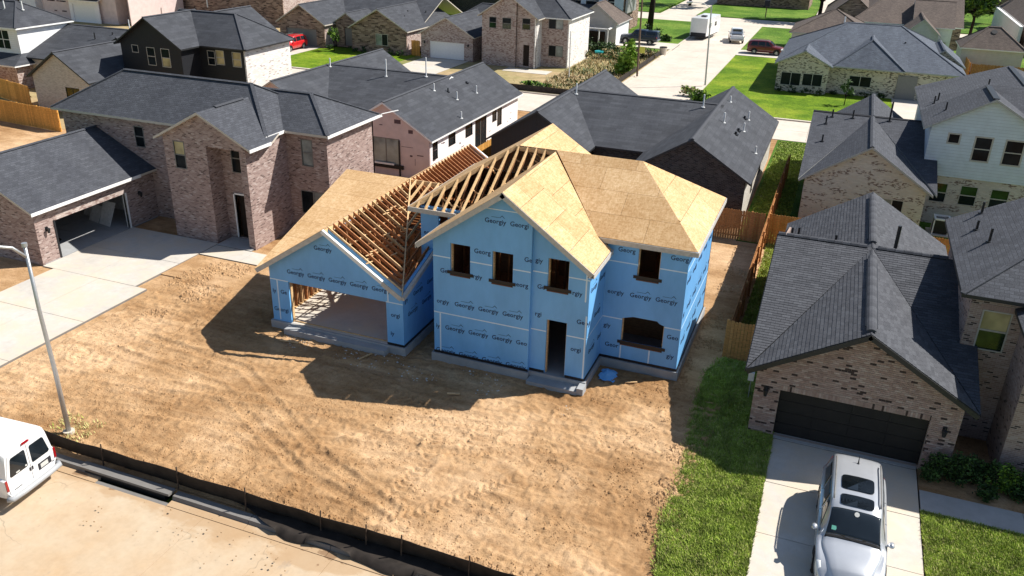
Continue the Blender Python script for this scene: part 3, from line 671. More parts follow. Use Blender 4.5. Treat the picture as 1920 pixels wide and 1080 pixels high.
bw('fR', (-7.6, 28.575), (-7.6, 30.73), zb, 5.42)
bw('wf', (-7.6, 30.73), (-4.32, 30.73), zb, 5.80, holes=winw+bigw)
bw('wR', (-4.32, 30.875), (-4.32, 37.3), zb, 5.80)
bw('bk', (-4.32, 37.3), (-16.1, 37.3), zb, 5.80)
bw('lf', (-16.1, 30.95), (-14.17, 30.95), zb, 5.80, holes=[(-15.24, -14.79, 4.95, 5.56)])
bw('ll', (-16.1, 37.3), (-16.1, 31.095), zb, 5.80)
bw('fl', (-14.17, 30.95), (-14.17, 28.385), zb, 5.42)
bw('rb', (-9.6, 38.3), (-15.9, 38.3), 5.0, [(-15.9, 5.9), (-12.75, 7.95), (-9.6, 5.9)])
bw('gb', (-15.9, 42.5), (-22.15, 42.5), zb, [(-22.15, 3.1), (-18.95, 5.2), (-15.9, 3.2)])
bw('gR', (-15.9, 37.45), (-15.9, 42.355), zb, 3.1)
# seams of white tape
for f, a0, a1, holes in ((28.24, -14.17, -9.95, win2), (28.43, -9.93, -7.6, win3+door), (30.73, -7.58, -4.32, winw+bigw), (28.0, -22.15, -15.5, [(-21.2, -16.3, 0, 2.45)])):
    for z in ((2.30, 4.83) if f != 28.0 else (2.42,)):
        seg = [(a0, a1)]
        for h in holes:
            if h[2]-.02 < z < h[3]+.05: seg = [q for s_ in seg for q in ((s_[0], min(s_[1], h[0])), (max(s_[0], h[1]), s_[1])) if q[1]-q[0] > .03]
        for a, b in seg:
            m = MB(); m.box(a, b, f-.006, f, z-.025, z+.025); T.part('seam_tape', m, TAPE)
for x, f, z0, z1 in ((-13.88, 28.24, .45, 2.27), (-21.78, 28.0, .45, 2.4), (-7.74, 28.43, 3.9, 5.3), (-7.66, 28.43, .4, 3.3), (-6.72, 30.73, .45, 1.1), (-5.5, 30.73, .45, 1.1), (-16.2, 28.0, 2.45, 3.2), (-9.4, 28.43, 7, 7)):
    if z1 > z0: m = MB(); m.box(x-.03, x+.03, f-.007, f, z0, z1); T.part('seam_tape', m, TAPE)
m = MB(); m.box(-11.9, -10.2, 28.234, 28.24, 7.17, 7.21); T.part('seam_tape', m, TAPE)
for y0, y1, x in ((28.575, 30.73, -7.6), (30.875, 37.3, -4.32)):
    for z in (2.3, 4.83): m = MB(); m.box(x, x+.006, y0, y1, z-.02, z+.02); T.part('seam_tape', m, TAPE)
# black damp course strip at the foot of the walls
for a in ((-15.5-.8, -15.49, 27.975, 27.999), (-14.18, -9.93, 28.215, 28.239), (-9.93, -9.30, 28.405, 28.429), (-8.41, -7.59, 28.405, 28.429), (-7.59, -4.3, 30.705, 30.729)):
    m = MB(); m.box(a[0], a[1], a[2], a[3], .385, .49); T.part('base_flashing', m, FLASH)
for a in ((-7.599, -7.575, 28.43, 30.7), (-4.319, -4.295, 30.73, 37.3), (-15.499, -15.475, 28.0, 30.9)):
    m = MB(); m.box(a[0], a[1], a[2], a[3], .385, .49); T.part('base_flashing', m, FLASH)
# window sill flashing flaps
for (a, b, z0, z1), f in [(win2[0], 28.24), (win2[1], 28.24), (win3[0], 28.43), (winw[0], 30.73), (bigw[0], 30.73)]:
    m = MB(); m.box(a-.13, b+.13, f-.03, f-.007, z0-.06, z0+.07); m.box(a-.01, b+.01, f-.035, f+.1, z0-.13, z0-.06); T.part('sill_flashing', m, [FLASH])
    m = MB(); m.box(a+.01, b-.01, f-.041, f-.035, z0-.125, z0-.09); T.part('sill_flashing', m, [RUST])
# stud frames set in the openings
for (a, b, z0, z1), f in [(win2[0], 28.24), (win2[1], 28.24), (win3[0], 28.43), (winw[0], 30.73), (bigw[0], 30.73), (door[0], 28.43), ((-21.2, -16.3, .384, 2.4), 28.0)]:
    for x in (a+.02, b-.02): m = MB(); m.box(x-.019, x+.019, f+.10, f+.24, z0, z1); T.part('stud', m, LUM)
    m = MB(); m.box(a, b, f+.10, f+.24, z1-.04, z1); T.part('header', m, LUMD)
for pts in (((-6.75, 30.73, 2.5), (-6.75, 30.73, 2.36), (-6.5, 30.73, 2.44), (-6.3, 30.73, 2.5)), ((-5.3, 30.73, 2.5), (-5.2, 30.73, 2.40), (-4.99, 30.73, 2.34), (-4.99, 30.73, 2.5))):
    m = MB(); m.prism(pts, (0, .02, 0)); T.part('wrap_flap', m, WRAP)
# printed brand on the wrap
def text_mesh(body, size, name='wrap_print'):
    cu = bpy.data.curves.new('t', 'FONT'); cu.body = body; cu.size = size; cu.align_x = 'CENTER'; cu.align_y = 'CENTER'; cu.extrude = .0015; cu.resolution_u = 2; cu.offset = size*.012
    o = link(bpy.data.objects.new('t', cu)); dg = bpy.context.evaluated_depsgraph_get(); dg.update()
    me = bpy.data.meshes.new_from_object(o.evaluated_get(dg)); me.name = name
    bpy.data.objects.remove(o); bm = bmesh.new(); bm.from_mesh(me)
    wd = max(v.co.x for v in bm.verts)
    # thin swoosh line with a little roof mark above the word
    def quad(pts):
        vs = [bm.verts.new(p) for p in pts]; bm.faces.new(vs)
    t = size*.05; yy = size*.62
    quad([(-wd*.35, yy, .001), (wd*.45, yy, .001), (wd*.45, yy+t, .001), (-wd*.35, yy+t, .001)])
    quad([(wd*.45, yy, .001), (wd*.62, yy+size*.28, .001), (wd*.62, yy+size*.40, .001), (wd*.40, yy, .001)])
    quad([(wd*.62, yy+size*.28, .001), (wd*.82, yy, .001), (wd*.88, yy, .001), (wd*.62, yy+size*.40, .001)])
    bm.to_mesh(me); bm.free(); me.materials.clear(); me.materials.append(INK); return me
WORD = 'Georgiy'; TMC = {}
def TMS(i, j):
    if (i, j) not in TMC:
        if (i, j) == (0, 7): TMC[(i, j)] = text_mesh(WORD, .275)
        else:
            cu = bpy.data.curves.new('t', 'FONT'); cu.body = WORD[i:j]; cu.size = .275; cu.align_x = 'LEFT'; cu.align_y = 'CENTER'; cu.extrude = .0015; cu.resolution_u = 2; cu.offset = .003
            o = link(bpy.data.objects.new('t', cu)); me_ = bpy.data.meshes.new_from_object(o.evaluated_get(bpy.context.evaluated_depsgraph_get())); me_.name = 'wrap_print'
            bpy.data.objects.remove(o); me_.materials.clear(); me_.materials.append(INK); TMC[(i, j)] = me_
    return TMC[(i, j)]
LW = max(v.co.x for v in TMS(0, 7).vertices)*2
def prints(key, face, f, c0, c1, zs, step, holes=(), phase=0, topf=None, w=None):
    w = LW; cw = w/7
    for r, z in enumerate(zs):
        c = c0-w*.6+((r*.41+phase) % 1)*step
        while c < c1+w*.5:
            ok = [c0+.03 < c-w/2+k*cw and c-w/2+(k+1)*cw < c1-.03 and all(not (h[0]-.17 < c-w/2+(k+.5)*cw < h[1]+.17 and h[2]-.42 < z < h[3]+.17) for h in holes) for k in range(7)]
            if topf and z+.34 > min(topf(c-w/2), topf(c+w/2)): ok = [False]*7
            runs = []; k = 0
            while k < 7:
                if ok[k]:
                    j = k
                    while j < 7 and ok[j]: j += 1
                    runs.append((k, j)); k = j
                else: k += 1
            for i, j in runs:
                if j-i < 2: continue
                o = link(bpy.data.objects.new('wrap_print', TMS(i, j))); o.parent = WL[key]; cc = c if (i, j) == (0, 7) else c-w/2+i*cw
                if face == 'F': o.location = Vector((cc, f-.005, z))-Vector(T.o); o.rotation_euler = (math.pi/2, 0, 0)
                else: o.location = Vector((f+.005, cc, z))-Vector(T.o); o.rotation_euler = (math.pi/2, 0, math.pi/2)
            c += step
prints('ff', 'F', 28.24, -14.17, -9.95, (.52, 1.65, 2.82, 4.22, 5.33, 6.70), 1.06, win2, .0, mtop)
prints('fr', 'F', 28.43, -9.93, -7.6, (1.75, 3.0, 4.2, 5.3), 1.06, win3+door, .3, mtop)
prints('wf', 'F', 30.73, -7.58, -4.32, (1.02, 1.9, 3.47, 5.37), 1.06, winw+bigw, .1)
prints('gf', 'F', 28.0, -22.15, -15.5, (.95, 1.85, 2.92, 4.30), 1.06, [(-21.2, -16.3, .3, 2.45)], .0, gtop)
prints('fR', 'R', -7.6, 28.5, 30.73, (1.5, 2.9, 4.3), 1.3)
prints('wR', 'R', -4.32, 30.8, 37.3, (1.5, 2.9, 4.3), 1.3)
prints('gr', 'R', -15.5, 28.1, 30.9, (1.75, 2.5), 1.3)
prints('lf', 'F', 30.95, -16.1, -14.17, (4.6,), 1.0, [(-15.3, -14.7, 4.9, 5.6)])

m = MB(); m.box(-22.0, -15.65, 28.0, 34.9, .3805, .386); T.part('garage_floor', m, CONC)
# roof sheathing panels, each one a sheet
roof = T.part('roof', (lambda m: (m.beam((-12.9, 34.1, 8.06), (-7.2, 34.1, 8.06), .04, .2), m.beam((-11.05, 28.0, 7.97), (-11.05, 34.0, 7.97), .04, .2), m.beam((-18.95, 27.75, 5.30), (-18.95, 42.6, 5.30), .04, .22), m.beam((-18.95, 35.4, 5.33), (-16.6, 35.4, 5.33), .04, .22), m)[-1])(MB()), LUM)
def osb(poly, gap=.006, th=.016, lift=0):
    ps, n = tiles(poly, 2.44, 1.22, gap)
    for p in ps:
        m = MB(); m.prism([q+n*lift for q in p], -n*th); T.part('sheathing_panel', m, OSB, roof)
gz_ = lambda x, z0=8.05, s=.716, r=-11.05: z0-s*abs(x-r)
osb([(-7.98, 30.5, 5.85), (-3.98, 30.5, 5.85), (-7.2, 34.1, 8.1), (-11.03, 34.1, 8.1)])
osb([(-3.98, 30.5, 5.85), (-3.98, 37.7, 5.85), (-7.2, 34.1, 8.1)])
osb([(-3.98, 37.7, 5.85), (-9.3, 37.7, 5.85), (-12.8, 34.1, 8.1), (-7.2, 34.1, 8.1)])
osb([(-16.45, 37.7, 5.85), (-16.45, 30.5, 5.85), (-12.95, 34.1, 8.1)])
osb([(-11.05, 27.85, 8.05), (-7.35, 27.85, 5.4), (-7.35, 30.5, 5.4), (-11.05, 30.5, 8.05)])
osb([(-11.05, 30.5, 8.05), (-7.98, 30.5, 5.85), (-11.05, 34.02, 8.05)])
osb([(-14.75, 27.85, 5.4), (-11.05, 27.85, 8.05), (-11.05, 30.5, 8.05), (-14.75, 30.5, 5.4)])
osb([(-14.12, 30.5, 5.85), (-11.05, 30.5, 8.05), (-11.05, 34.02, 8.05)])
osb([(-12.75, 34.12, 8.1), (-9.3, 34.12, 5.9), (-9.3, 38.6, 5.9), (-12.75, 38.6, 8.1)])
osb([(-12.75, 34.12, 8.1), (-12.75, 38.6, 8.1), (-16.2, 38.6, 5.9), (-16.2, 34.12, 5.9)])
osb([(-22.6, 27.65, 2.95), (-18.95, 35.4, 5.37), (-22.5, 35.4, 5.37)])
osb([(-22.6, 27.65, 2.95), (-18.95, 27.65, 5.35), (-18.95, 35.4, 5.37)])
osb([(-18.95, 35.4, 5.37), (-18.95, 42.7, 5.36), (-22.5, 42.7, 3.05), (-22.5, 35.4, 3.05)], lift=0)
# barge boards and fascias
def barge(a, b, mat=FAS_WOOD, h=.2, w=.035):
    m = MB(); m.beam(a, b, w, h); T.part('fascia', m, mat, roof)
barge((-11.05, 27.84, 8.03), (-14.77, 27.84, 5.38)); barge((-11.05, 27.84, 8.03), (-7.33, 27.84, 5.38))
barge((-7.33, 27.86, 5.38), (-7.33, 30.6, 5.38)); barge((-14.77, 27.86, 5.38), (-14.77, 30.9, 5.38))
barge((-7.9, 30.49, 5.83), (-3.96, 30.49, 5.83)); barge((-3.96, 30.5, 5.83), (-3.96, 37.7, 5.83)); barge((-16.47, 30.49, 5.84), (-14.2, 30.49, 5.84)); barge((-16.47, 30.5, 5.84), (-16.47, 37.7, 5.84))
barge((-18.95, 27.64, 5.33), (-22.62, 27.64, 2.93)); barge((-18.95, 27.64, 5.35), (-16.2, 27.64, 3.53), TAPE if 0 else FAS_WHITE, .16, .12)
barge((-16.2, 27.64, 3.5), (-15.33, 27.64, 2.93)); barge((-15.33, 27.65, 2.95), (-15.33, 30.9, 3.96), FAS_WOOD, .18, .14)
barge((-22.62, 27.65, 2.95), (-22.52, 35.4, 5.37), LUM, .14); barge((-18.95, 42.72, 5.36), (-15.5, 42.72, 3.1), FAS_WHITE, .2, .12)
# soffit strips under the overhangs
m = MB(); m.prism([(-7.58, 27.87, 5.2), (-7.36, 27.87, 5.2), (-7.36, 30.5, 5.2), (-7.58, 30.5, 5.2)], (0, 0, -.01)); m.box(-16.4, -14.2, 30.52, 30.94, 5.62, 5.64); m.box(-7.58, -4.0, 30.52, 30.72, 5.62, 5.64); T.part('soffit', m, FAS_WOOD, roof)
# rafters
def rafter(a, b, mat=LUM, w=.042, h=.14):
    m = MB(); m.beam(a, b, w, h); return T.part('rafter', m, mat, roof)
def web(a, b, mat=LUMD, w=.04, h=.09, name='truss_web'):
    m = MB(); m.beam(a, b, w, h); T.part(name, m, mat, roof)
# garage right slope
y = 28.05; k = 0
vx = lambda y: -18.95+(35.4-y)/7.75*3.6
while y < 35.2:
    xv = vx(y)
    zt = lambda x: 5.33-gs*(x+18.95)
    rafter((-18.93, y, 5.36), (xv, y, zt(xv)), LUMR if k % 3 else LUM)
    # truss: bottom chord and webs
    if k % 4 == 0: web((-22.0, y, 2.86), (-15.64, y, 2.86), LUMD, name='ceiling_joist')
    xm = (-18.95+xv)/2
    if xv > -18.0 and k % 3 == 0: web((xm, y, zt(xm)-.12), (xm-.7, y, 2.86), LUMR); web((xm, y, zt(xm)-.12), (min(xm+.6, -15.7), y, 2.86), LUMR)
    if k % 4 == 0: web((-20.3, y, 4.3), (-19.4, y, 2.86), LUMR)
    if k % 3 == 0: web((-18.95, y, 5.2), (-18.95+.6, y, 2.86), LUMD)
    if random.random() < .75: xs = random.uniform(-18.4, max(xv-.3, -18.2)); web((xs, y-.2, zt(xs)-.02), (xs+.08, y+.2, zt(xs)-.04), LUM, .05, .03, 'brace')
    y += .405; k += 1
m = MB(); m.beam((-18.93, 35.4, 5.38), (-15.4, 27.8, 3.02), .05, .2); T.part('valley_rafter', m, LUM, roof)
for xs, xe in ((-18.1, -17.2), (-17.3, -16.3)):
    web((xs, 28.2, 5.33-gs*(xs+18.95)-.16), (xs+.02, 35-(xs+18.95)/3.6*7, 5.33-gs*(xs+18.95)-.16), LUM, .05, .05, 'brace')
# right low plane
zl = lambda y: 2.95+(y-27.65)*.3135
x = -18.6; k = 0
while x < -15.45:
    yb = 35.4-(x+18.95)/3.6*7.75; yt = 35.38 if x < -16.5 else 30.9
    rafter((x, yt, zl(yt)), (x, yb, zl(yb)), LUM if k < 5 else LUMR)
    web((x, min(yt-.4, 30.6), zl(min(yt-.4, 30.6))-.1), (x, max(yb, 28.3), 2.9), LUMR)
    x += .41; k += 1
# rear wing right slope
y = 35.7; k = 0
while y < 42.6:
    rafter((-18.93, y, 5.36), (-15.6, y, 3.14), LUMR, .042, .16); web((-18.9, y, 5.1), (-17.6, y, 2.9), LUMR); web((-22, y, 2.9), (-15.9, y, 2.9), LUMR, name='ceiling_joist')
    y += .36
m = MB(); m.box(-18.9, -15.95, 35.6, 42.4, 2.7, 2.74); T.part('ceiling_deck', m, LUMR, roof)
# main roof open bay
x = -16.1
while x < -11.3:
    zf = lambda y: 5.85+(y-30.5)*.625
    yt = 30.5+(x+16.45)*1.0286 if x < -12.95 else 34.08
    yb = 30.52 if x < -14.12 else 30.5+(gz_(x)-5.85)/.625
    if yt-yb > .12:
        rafter((x, yt, zf(yt)-.01), (x, yb, zf(yb)-.01), LUM, .05, .16)
        if x > -15.6:
            web((x, yt-.2, zf(yt-.2)-.1), (x, 31.5+random.uniform(-.3, .5), 5.7), LUMD); web((x, 31.3, zf(31.3)-.1), (x, 32.6, 5.7), LUMR)
            web((x, 30.9, 5.70), (x, 37.2, 5.70), LUMD, name='ceiling_joist')
            for q in range(2):
                yy = random.uniform(yb+.1, max(yt-.2, yb+.2)); web((x-.15, yy, zf(yy)-.25), (x+.2, yy+random.uniform(-.3, .3), zf(yy)-.45), LUM, .05, .05, 'brace')
    x += .415
m = MB(); m.beam((-16.4, 30.55, 5.86), (-12.95, 34.1, 8.10), .05, .2); T.part('hip_rafter', m, LUM, roof)
m = MB(); m.box(-16.3, -14.3, 30.6, 31.05, 5.66, 5.72); T.part('wrap_flap', m, CONC_SL, roof)
# floors, partitions and studs inside
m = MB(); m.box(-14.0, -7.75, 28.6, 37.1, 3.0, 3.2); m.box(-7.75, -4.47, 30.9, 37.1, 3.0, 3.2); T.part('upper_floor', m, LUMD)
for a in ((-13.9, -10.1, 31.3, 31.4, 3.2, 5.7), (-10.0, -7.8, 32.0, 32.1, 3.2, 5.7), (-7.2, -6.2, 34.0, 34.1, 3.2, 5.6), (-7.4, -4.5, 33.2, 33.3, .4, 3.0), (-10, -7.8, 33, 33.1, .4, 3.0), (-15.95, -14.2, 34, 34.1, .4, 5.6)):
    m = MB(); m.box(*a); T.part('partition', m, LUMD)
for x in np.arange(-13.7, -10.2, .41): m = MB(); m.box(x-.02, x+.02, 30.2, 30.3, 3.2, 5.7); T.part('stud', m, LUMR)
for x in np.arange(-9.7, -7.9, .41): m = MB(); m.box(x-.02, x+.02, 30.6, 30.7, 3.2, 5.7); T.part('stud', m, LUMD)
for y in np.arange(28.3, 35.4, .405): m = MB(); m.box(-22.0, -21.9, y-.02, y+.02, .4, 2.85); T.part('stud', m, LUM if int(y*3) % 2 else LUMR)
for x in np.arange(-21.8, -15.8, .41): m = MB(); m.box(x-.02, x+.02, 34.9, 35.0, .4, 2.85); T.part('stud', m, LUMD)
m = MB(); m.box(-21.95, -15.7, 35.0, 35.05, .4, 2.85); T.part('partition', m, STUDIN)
m = MB(); m.box(-22.0, -15.65, 28.16, 28.2, .39, .43); m.box(-22.0, -21.9, 28.2, 34.9, .39, .43); T.part('sole_plate', m, LUM)

# ------------------------------------------------------------------ mauve brick two-storey house on the left
T = Thing('brick_house', 'two-storey mauve brick house with side garage standing open, left of the blue house', 'house', (-34, 38, 0))
wing(T, 'y', -45.05, -36.75, 28.45, 38.6, 3.02, 5.1, oe=.35, og=.35, wm=BR_MAUVE, rm=SH1, fm=FAS_BEIGE, holes={'R': [(29.95, 34.85, 0, 2.12)]}, ends='gg', walls='FRL')
GOPEN = T
m = MB(); m.box(-45, -37.3, 37.0, 37.05, 0, 2.9); m.box(-44.8, -44.75, 28.8, 37, 0, 2.9); T.part('inside_wall', m, DRYW)
m = MB(); m.box(-37.13, -37.07, 29.9, 30.0, 0, 2.15); T.part('door_frame', m, FAS_DARK)
m = MB(); m.box(-37.3, -37.05, 34.85, 34.95, 0, 2.15); T.part('door_frame', m, FAS_WHITE)
m = MB(); m.box(-37.12, -37.085, 29.95, 34.85, 2.13, 2.42); T.part('lintel', m, BR_PINK)
def run(mb, p0, p1, top, holes=(), zb=0): wall(mb, p0, p1, zb, top, holes)
W = lambda *a, **k: (lambda m: (run(m, *a, **k), T.part('wall', m, BR_MAUVE)))(MB())
gt = lambda x: 7.45-.524*abs(x+31.1)-.13
wx1 = (-33.2, -32.55, 4.15, 5.6); wx2 = (-30.33, -29.66, 3.98, 5.5); dr = (-30.42, -29.62, .1, 2.66)
W((-33.9, 35.1), (-31.05, 35.1), [(-33.9, gt(-33.9)), (-31.1, gt(-31.1)), (-31.05, gt(-31.05))], [wx1])
W((-31.05, 35.245), (-31.05, 36.2), 7.2)
W((-31.05, 36.2), (-28.9, 36.2), [(-31.05, gt(-31.05)), (-28.9, gt(-28.9))], [wx2, dr])
W((-28.9, 35.1), (-28.5, 35.1), [(-28.9, gt(-28.9)), (-28.5, gt(-28.5))])
W((-28.5, 35.245), (-28.5, 38.7), 5.78)
W((-31.05, 35.1), (-28.9, 35.1), [(-31.05, gt(-31.05)), (-28.9, gt(-28.9))], [], 5.55)
W((-28.9, 36.0), (-28.9, 35.245), 5.7)
m = MB(); m.box(-31.0, -28.95, 35.3, 36.15, 5.5, 5.54); T.part('porch_soffit', m, FAS_BEIGE)
W((-33.9, 37.2), (-33.9, 35.245), 5.72)
W((-43.4, 37.2), (-33.9, 37.2), 5.95, [(-37.95, -37.35, 4.25, 5.4)])
w3 = (-27.5, -26.85, 4.05, 5.5); w4 = (-27.75, -26.2, 1.2, 2.5)
W((-28.5, 38.7), (-25.85, 38.7), 5.95, [w3, w4])
W((-25.85, 38.845), (-25.85, 43.75), 5.95)
W((-25.85, 43.75), (-43.4, 43.75), 5.95); W((-43.4, 43.75), (-43.4, 37.345), 5.95)
for wd, f in ((wx1, 35.1), (wx2, 36.2), (w3, 38.7), ((-37.95, -37.35, 4.25, 5.4), 37.2)): window(T, 'F', f, *wd, frame=WIN_BRONZE, glass=GLASS_P if wd == w3 else [GLASS, BLIND if wd == wx1 else GLASS])
window(T, 'F', 38.7, *w4, frame=WIN_BRONZE, mull='v', glass=[GLASS, GLASS_P])
m = MB(); m.box(-30.5, -30.42, 36.14, 36.34, .1, 2.74); m.box(-29.62, -29.54, 36.14, 36.34, .1, 2.74); m.box(-30.5, -29.54, 36.14, 36.34, 2.66, 2.74); fr = T.part('door_frame', m, FAS_WHITE)
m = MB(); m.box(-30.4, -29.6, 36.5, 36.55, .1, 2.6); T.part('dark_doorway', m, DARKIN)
wing(T, 'x', -43.8, -28.35, 36.78, 43.1, 6.0, 8.0, ends='hh', run=3.1, wm=BR_MAUVE, rm=SH1, fm=FAS_BEIGE, walls='')
wing(T, 'x', -33, -25.5, 38.35, 44.1, 6.0, 7.52, ends='gh', run=2.85, wm=BR_MAUVE, rm=SH1, fm=FAS_BEIGE, walls='')
m = MB(); slab(m, [(-34.25, 34.75, 5.8), (-31.1, 34.75, 7.45), (-31.1, 39.4, 7.45), (-34.25, 39.4, 5.8)]); slab(m, [(-27.95, 34.75, 5.8), (-27.95, 36.7, 5.8), (-28.6, 38.8, 6.14), (-31.1, 39.4, 7.45), (-31.1, 34.75, 7.45)])
T.part('roof', m, [SH1, FAS_BEIGE])
m = MB(); m.prism([(-31.25, 36.2, 7.46), (-31.1, 36.2, 7.53), (-30.95, 36.2, 7.46)], (0, 2.4, 0)); T.part('ridge_cap', m, SHG[0])
for a, b in (((-36.73, 28.45, 3.03), (-36.73, 35.9, 3.03)), ((-27.93, 34.75, 5.82), (-27.93, 36.6, 5.82)), ((-28.33, 36.7, 6.02), (-28.33, 38.4, 6.02)), ((-25.48, 38.3, 6.02), (-25.48, 44.3, 6.02))):
    m = MB(); m.beam(a, b, .03, .17); T.part('fascia', m, FAS_WHITE)  # white strips paint the sunlit tone onto the sun-facing beige eaves
m = MB(); m.beam((-25.45, 44.2, 6.04), (-25.0, 45.4, 6.06), .07, .03); T.part('loose_gutter', m, FAS_WHITE)
wall_lamp(T, 'R', -37.1, 29.42, 1.85); wall_lamp(T, 'R', -37.1, 35.9, 1.85)
m = MB(); m.box(-34.08, -33.93, 35.6, 35.75, 4.6, 5.7); T.part('downspout', m, WIN_BRONZE)

# ------------------------------------------------------------------ white and pink sheathed house behind
def u_house(name, label, xr, xl, yf, yfl, wm, rm, fm, zr=5.2, wml=None, holesR=(), holesF=(), loc=None, gf=None, fl=None):
    T = Thing(name, label, 'house', loc or (xr, yf, 0))
    wR = wm if isinstance(wm, dict) else {k: wm for k in 'FRBL'}
    wing(T, 'y', xr-3.72, xr+3.78, yf, yf+17.4, 2.9, zr, oe=.35, og=.3, wm=wR, rm=rm, fm=fm, holes={'R': holesR, 'F': holesF}, cap=True)
    wing(T, 'y', xl-3.72, xl+3.72, yfl, yfl+16.9, 2.9, zr, oe=.35, og=.3, wm=wml or wR, rm=rm, fm=fl or fm, cap=True)
    m = MB(); yc = yf+10.5
    slab(m, [(xl-.3, yf+4.1, 2.92), (xr+.3, yf+4.1, 2.92), (xr+.3, yc, zr), (xl-.3, yc, zr)]); slab(m, [(xl-.3, yc, zr), (xr+.3, yc, zr), (xr+.3, yc+6, 2.92), (xl-.3, yc+6, 2.92)])
    r = T.part('roof', m, [rm, fm]); m = MB(); m.prism([(xl, yc-.14, zr), (xl, yc, zr+.06), (xl, yc+.14, zr)], (xr-xl, 0, 0)); T.part('ridge_cap', m, rm if rm != SHR else SHG[1], r)
    m = MB(); wall(m, (xl+3.5, yf+4.5), (xr-3.5, yf+4.5), 0, 2.9); T.part('wall', m, wR['F'])
    return T
T = u_house('sheathed_house', 'single-storey house with pink and white sheathing and slate roof, behind the blue house', -28.9, -39.7, 50.2, 52.6, {'F': WRAPP, 'R': WRAPW, 'B': WRAPW, 'L': WRAPP}, SHR, FAS_WHITE,
    holesR=[(53.56, 54.63, 1.75, 2.6), (56.5, 57.7, 1.7, 2.6), (58.3, 60.4, .35, 2.62), (61.7, 62.5, 1.75, 2.6), (62.75, 63.6, 1.2, 2.6), (51.0, 51.7, 1.4, 2.55)], holesF=[(-29.9, -27.85, .85, 2.62)], fl=FAS_BEIGE)
SHH = T
for a, b, c, d in ((53.56, 54.63, 1.75, 2.6), (56.5, 57.7, 1.7, 2.6), (61.7, 62.5, 1.75, 2.6), (62.75, 63.6, 1.2, 2.6), (51.0, 51.7, 1.4, 2.55)): window(T, 'R', -25.47, a, b, c, d, frame=WIN_BLACK)
window(T, 'R', -25.47, 58.3, 60.4, .35, 2.62, frame=WIN_BRONZE, mull='v')
window(T, 'F', 50.5, -29.9, -27.85, .85, 2.62, frame=WIN_BRONZE, mull='v', glass=[GLASS_P, GLASS_P])
m = MB(); m.box(-30.3, -27.5, 50.40, 50.495, .55, .82); T.part('sill_flashing', m, FLASH)
m = MB(); m.box(-29.8, -28.2, 50.34, 50.4, .80, .92); T.part('sill_board', m, FAS_WHITE)
m = MB(); m.box(-27.85, -27.75, 50.42, 50.495, 0, 2.6); T.part('flashing_strip', m, FLASH)
for x, z, w_, h_ in ((-27.9, 3.9, .5, .28), (-26.9, 3.3, .35, .25), (-29.2, 3.55, .25, .06), (-27.2, 2.2, .9, .03), (-26.9, 1.6, .2, .12), (-26.2, 1.7, .5, .07), (-26.6, 1.2, .03, .5), (-30.1, 2.3, .12, .12)):
    m = MB(); m.box(x-w_/2, x+w_/2, 50.494, 50.499, z-h_/2, z+h_/2); T.part('wrap_print', m, INKP)
for i in range(26):
    y = random.uniform(51, 66); z = random.uniform(.5, 2.5); m = MB(); m.box(-25.468, -25.46, y, y+random.uniform(.15, .6), z, z+.05)
    if not any(a-.5 < y < b+.1 for a, b in ((53.5, 54.7), (56.4, 57.8), (58.2, 60.5), (61.6, 63.7))): T.part('wrap_print', m, INKP)
f1 = rplane(-28.9, 5.2, .613)
for x, y, h in ((-28.25, 56.9, .55), (-26.97, 58.2, .6), (-26.8, 61.5, .6), (-25.62, 56.05, .5)): vent(T, x, y, f1(x, y), h)
vent(T, -27.76, 58.3, f1(-27.76, 0), .3, .06, PIPE_B); vent(T, -27.84, 61.9, f1(-27.84, 0), .12, .08, PIPE_B)
for x, y, h in ((-33.9, 59.8, 1.35), (-30.6, 60.3, 1.5), (-39.4, 60.3, .7)): vent(T, x, y, 5.2-.38*(60.7-y), h, .055)

T = u_house('dark_house', 'single-storey house with black brick gable and dark slate roof behind the blue house', -7.75, -18.5, 50.0, 52.5, {'F': BR_BLACK, 'R': BR_STONE, 'B': BR_BLACK, 'L': BR_BLACK}, SHR, FAS_DARK, wml={k: SD_BLACK for k in 'FRBL'},
    holesR=[(54.5, 55.3, 1.0, 2.3), (59, 60, 1.0, 2.3)])
for a in ((54.5, 55.3, 1.0, 2.3), (59, 60, 1.0, 2.3)): window(T, 'R', -4.32, *a, frame=WIN_BLACK)
f1 = rplane(-7.75, 5.2, .608)
for x, y, h in ((-7.29, 62.9, .45), (-6.88, 57.3, .7), (-5.75, 61.9, .65), (-5.65, 58.6, .6), (-4.46, 56.0, .5)): vent(T, x, y, f1(x, y), h)
for x, y in ((-5.94, 57.9), (-5.96, 56.8), (-6.0, 61.6)): vent(T, x, y, f1(x, y), .2, .08, PIPE_B)
vent(T, -18.07, 59.9, 5.0, .8); vent(T, -8.75, 59.9, 5.0, .9)

# ------------------------------------------------------------------ red-tan brick house, right foreground
T = Thing('brick_house', 'red-tan brick house with closed black garage door behind the silver car', 'house', (2.4, 32, 0))
RB = T
gt = lambda x: 5.05-.587*abs(x-2.4)-.13
MORT = m_plain('mortar', (.34, .27, .225), .95, .1, var=.12, scale=9)
gd = (-.13, 4.87, .08, 2.02)
m = MB(); wall(m, (-1.03, 28.1), (5.8, 28.1), 0, [(-1.03, gt(-1.03)), (2.4, gt(2.4)), (5.8, gt(5.8))], [gd]); FW = T.part('wall', m, MORT)
BM = [m_plain('brick_tone_%s' % n, c, .9, .2, var=.14, scale=9) for n, c in (('black', (.06, .042, .038)), ('brown', (.30, .205, .175)), ('red', (.345, .24, .205)), ('tan', (.375, .275, .24)), ('pale', (.42, .325, .285)))]
wts = [.08, .16, .34, .30, .12]
cand = []
rh = .0775; bl = .213
nr = int(5.0/rh)
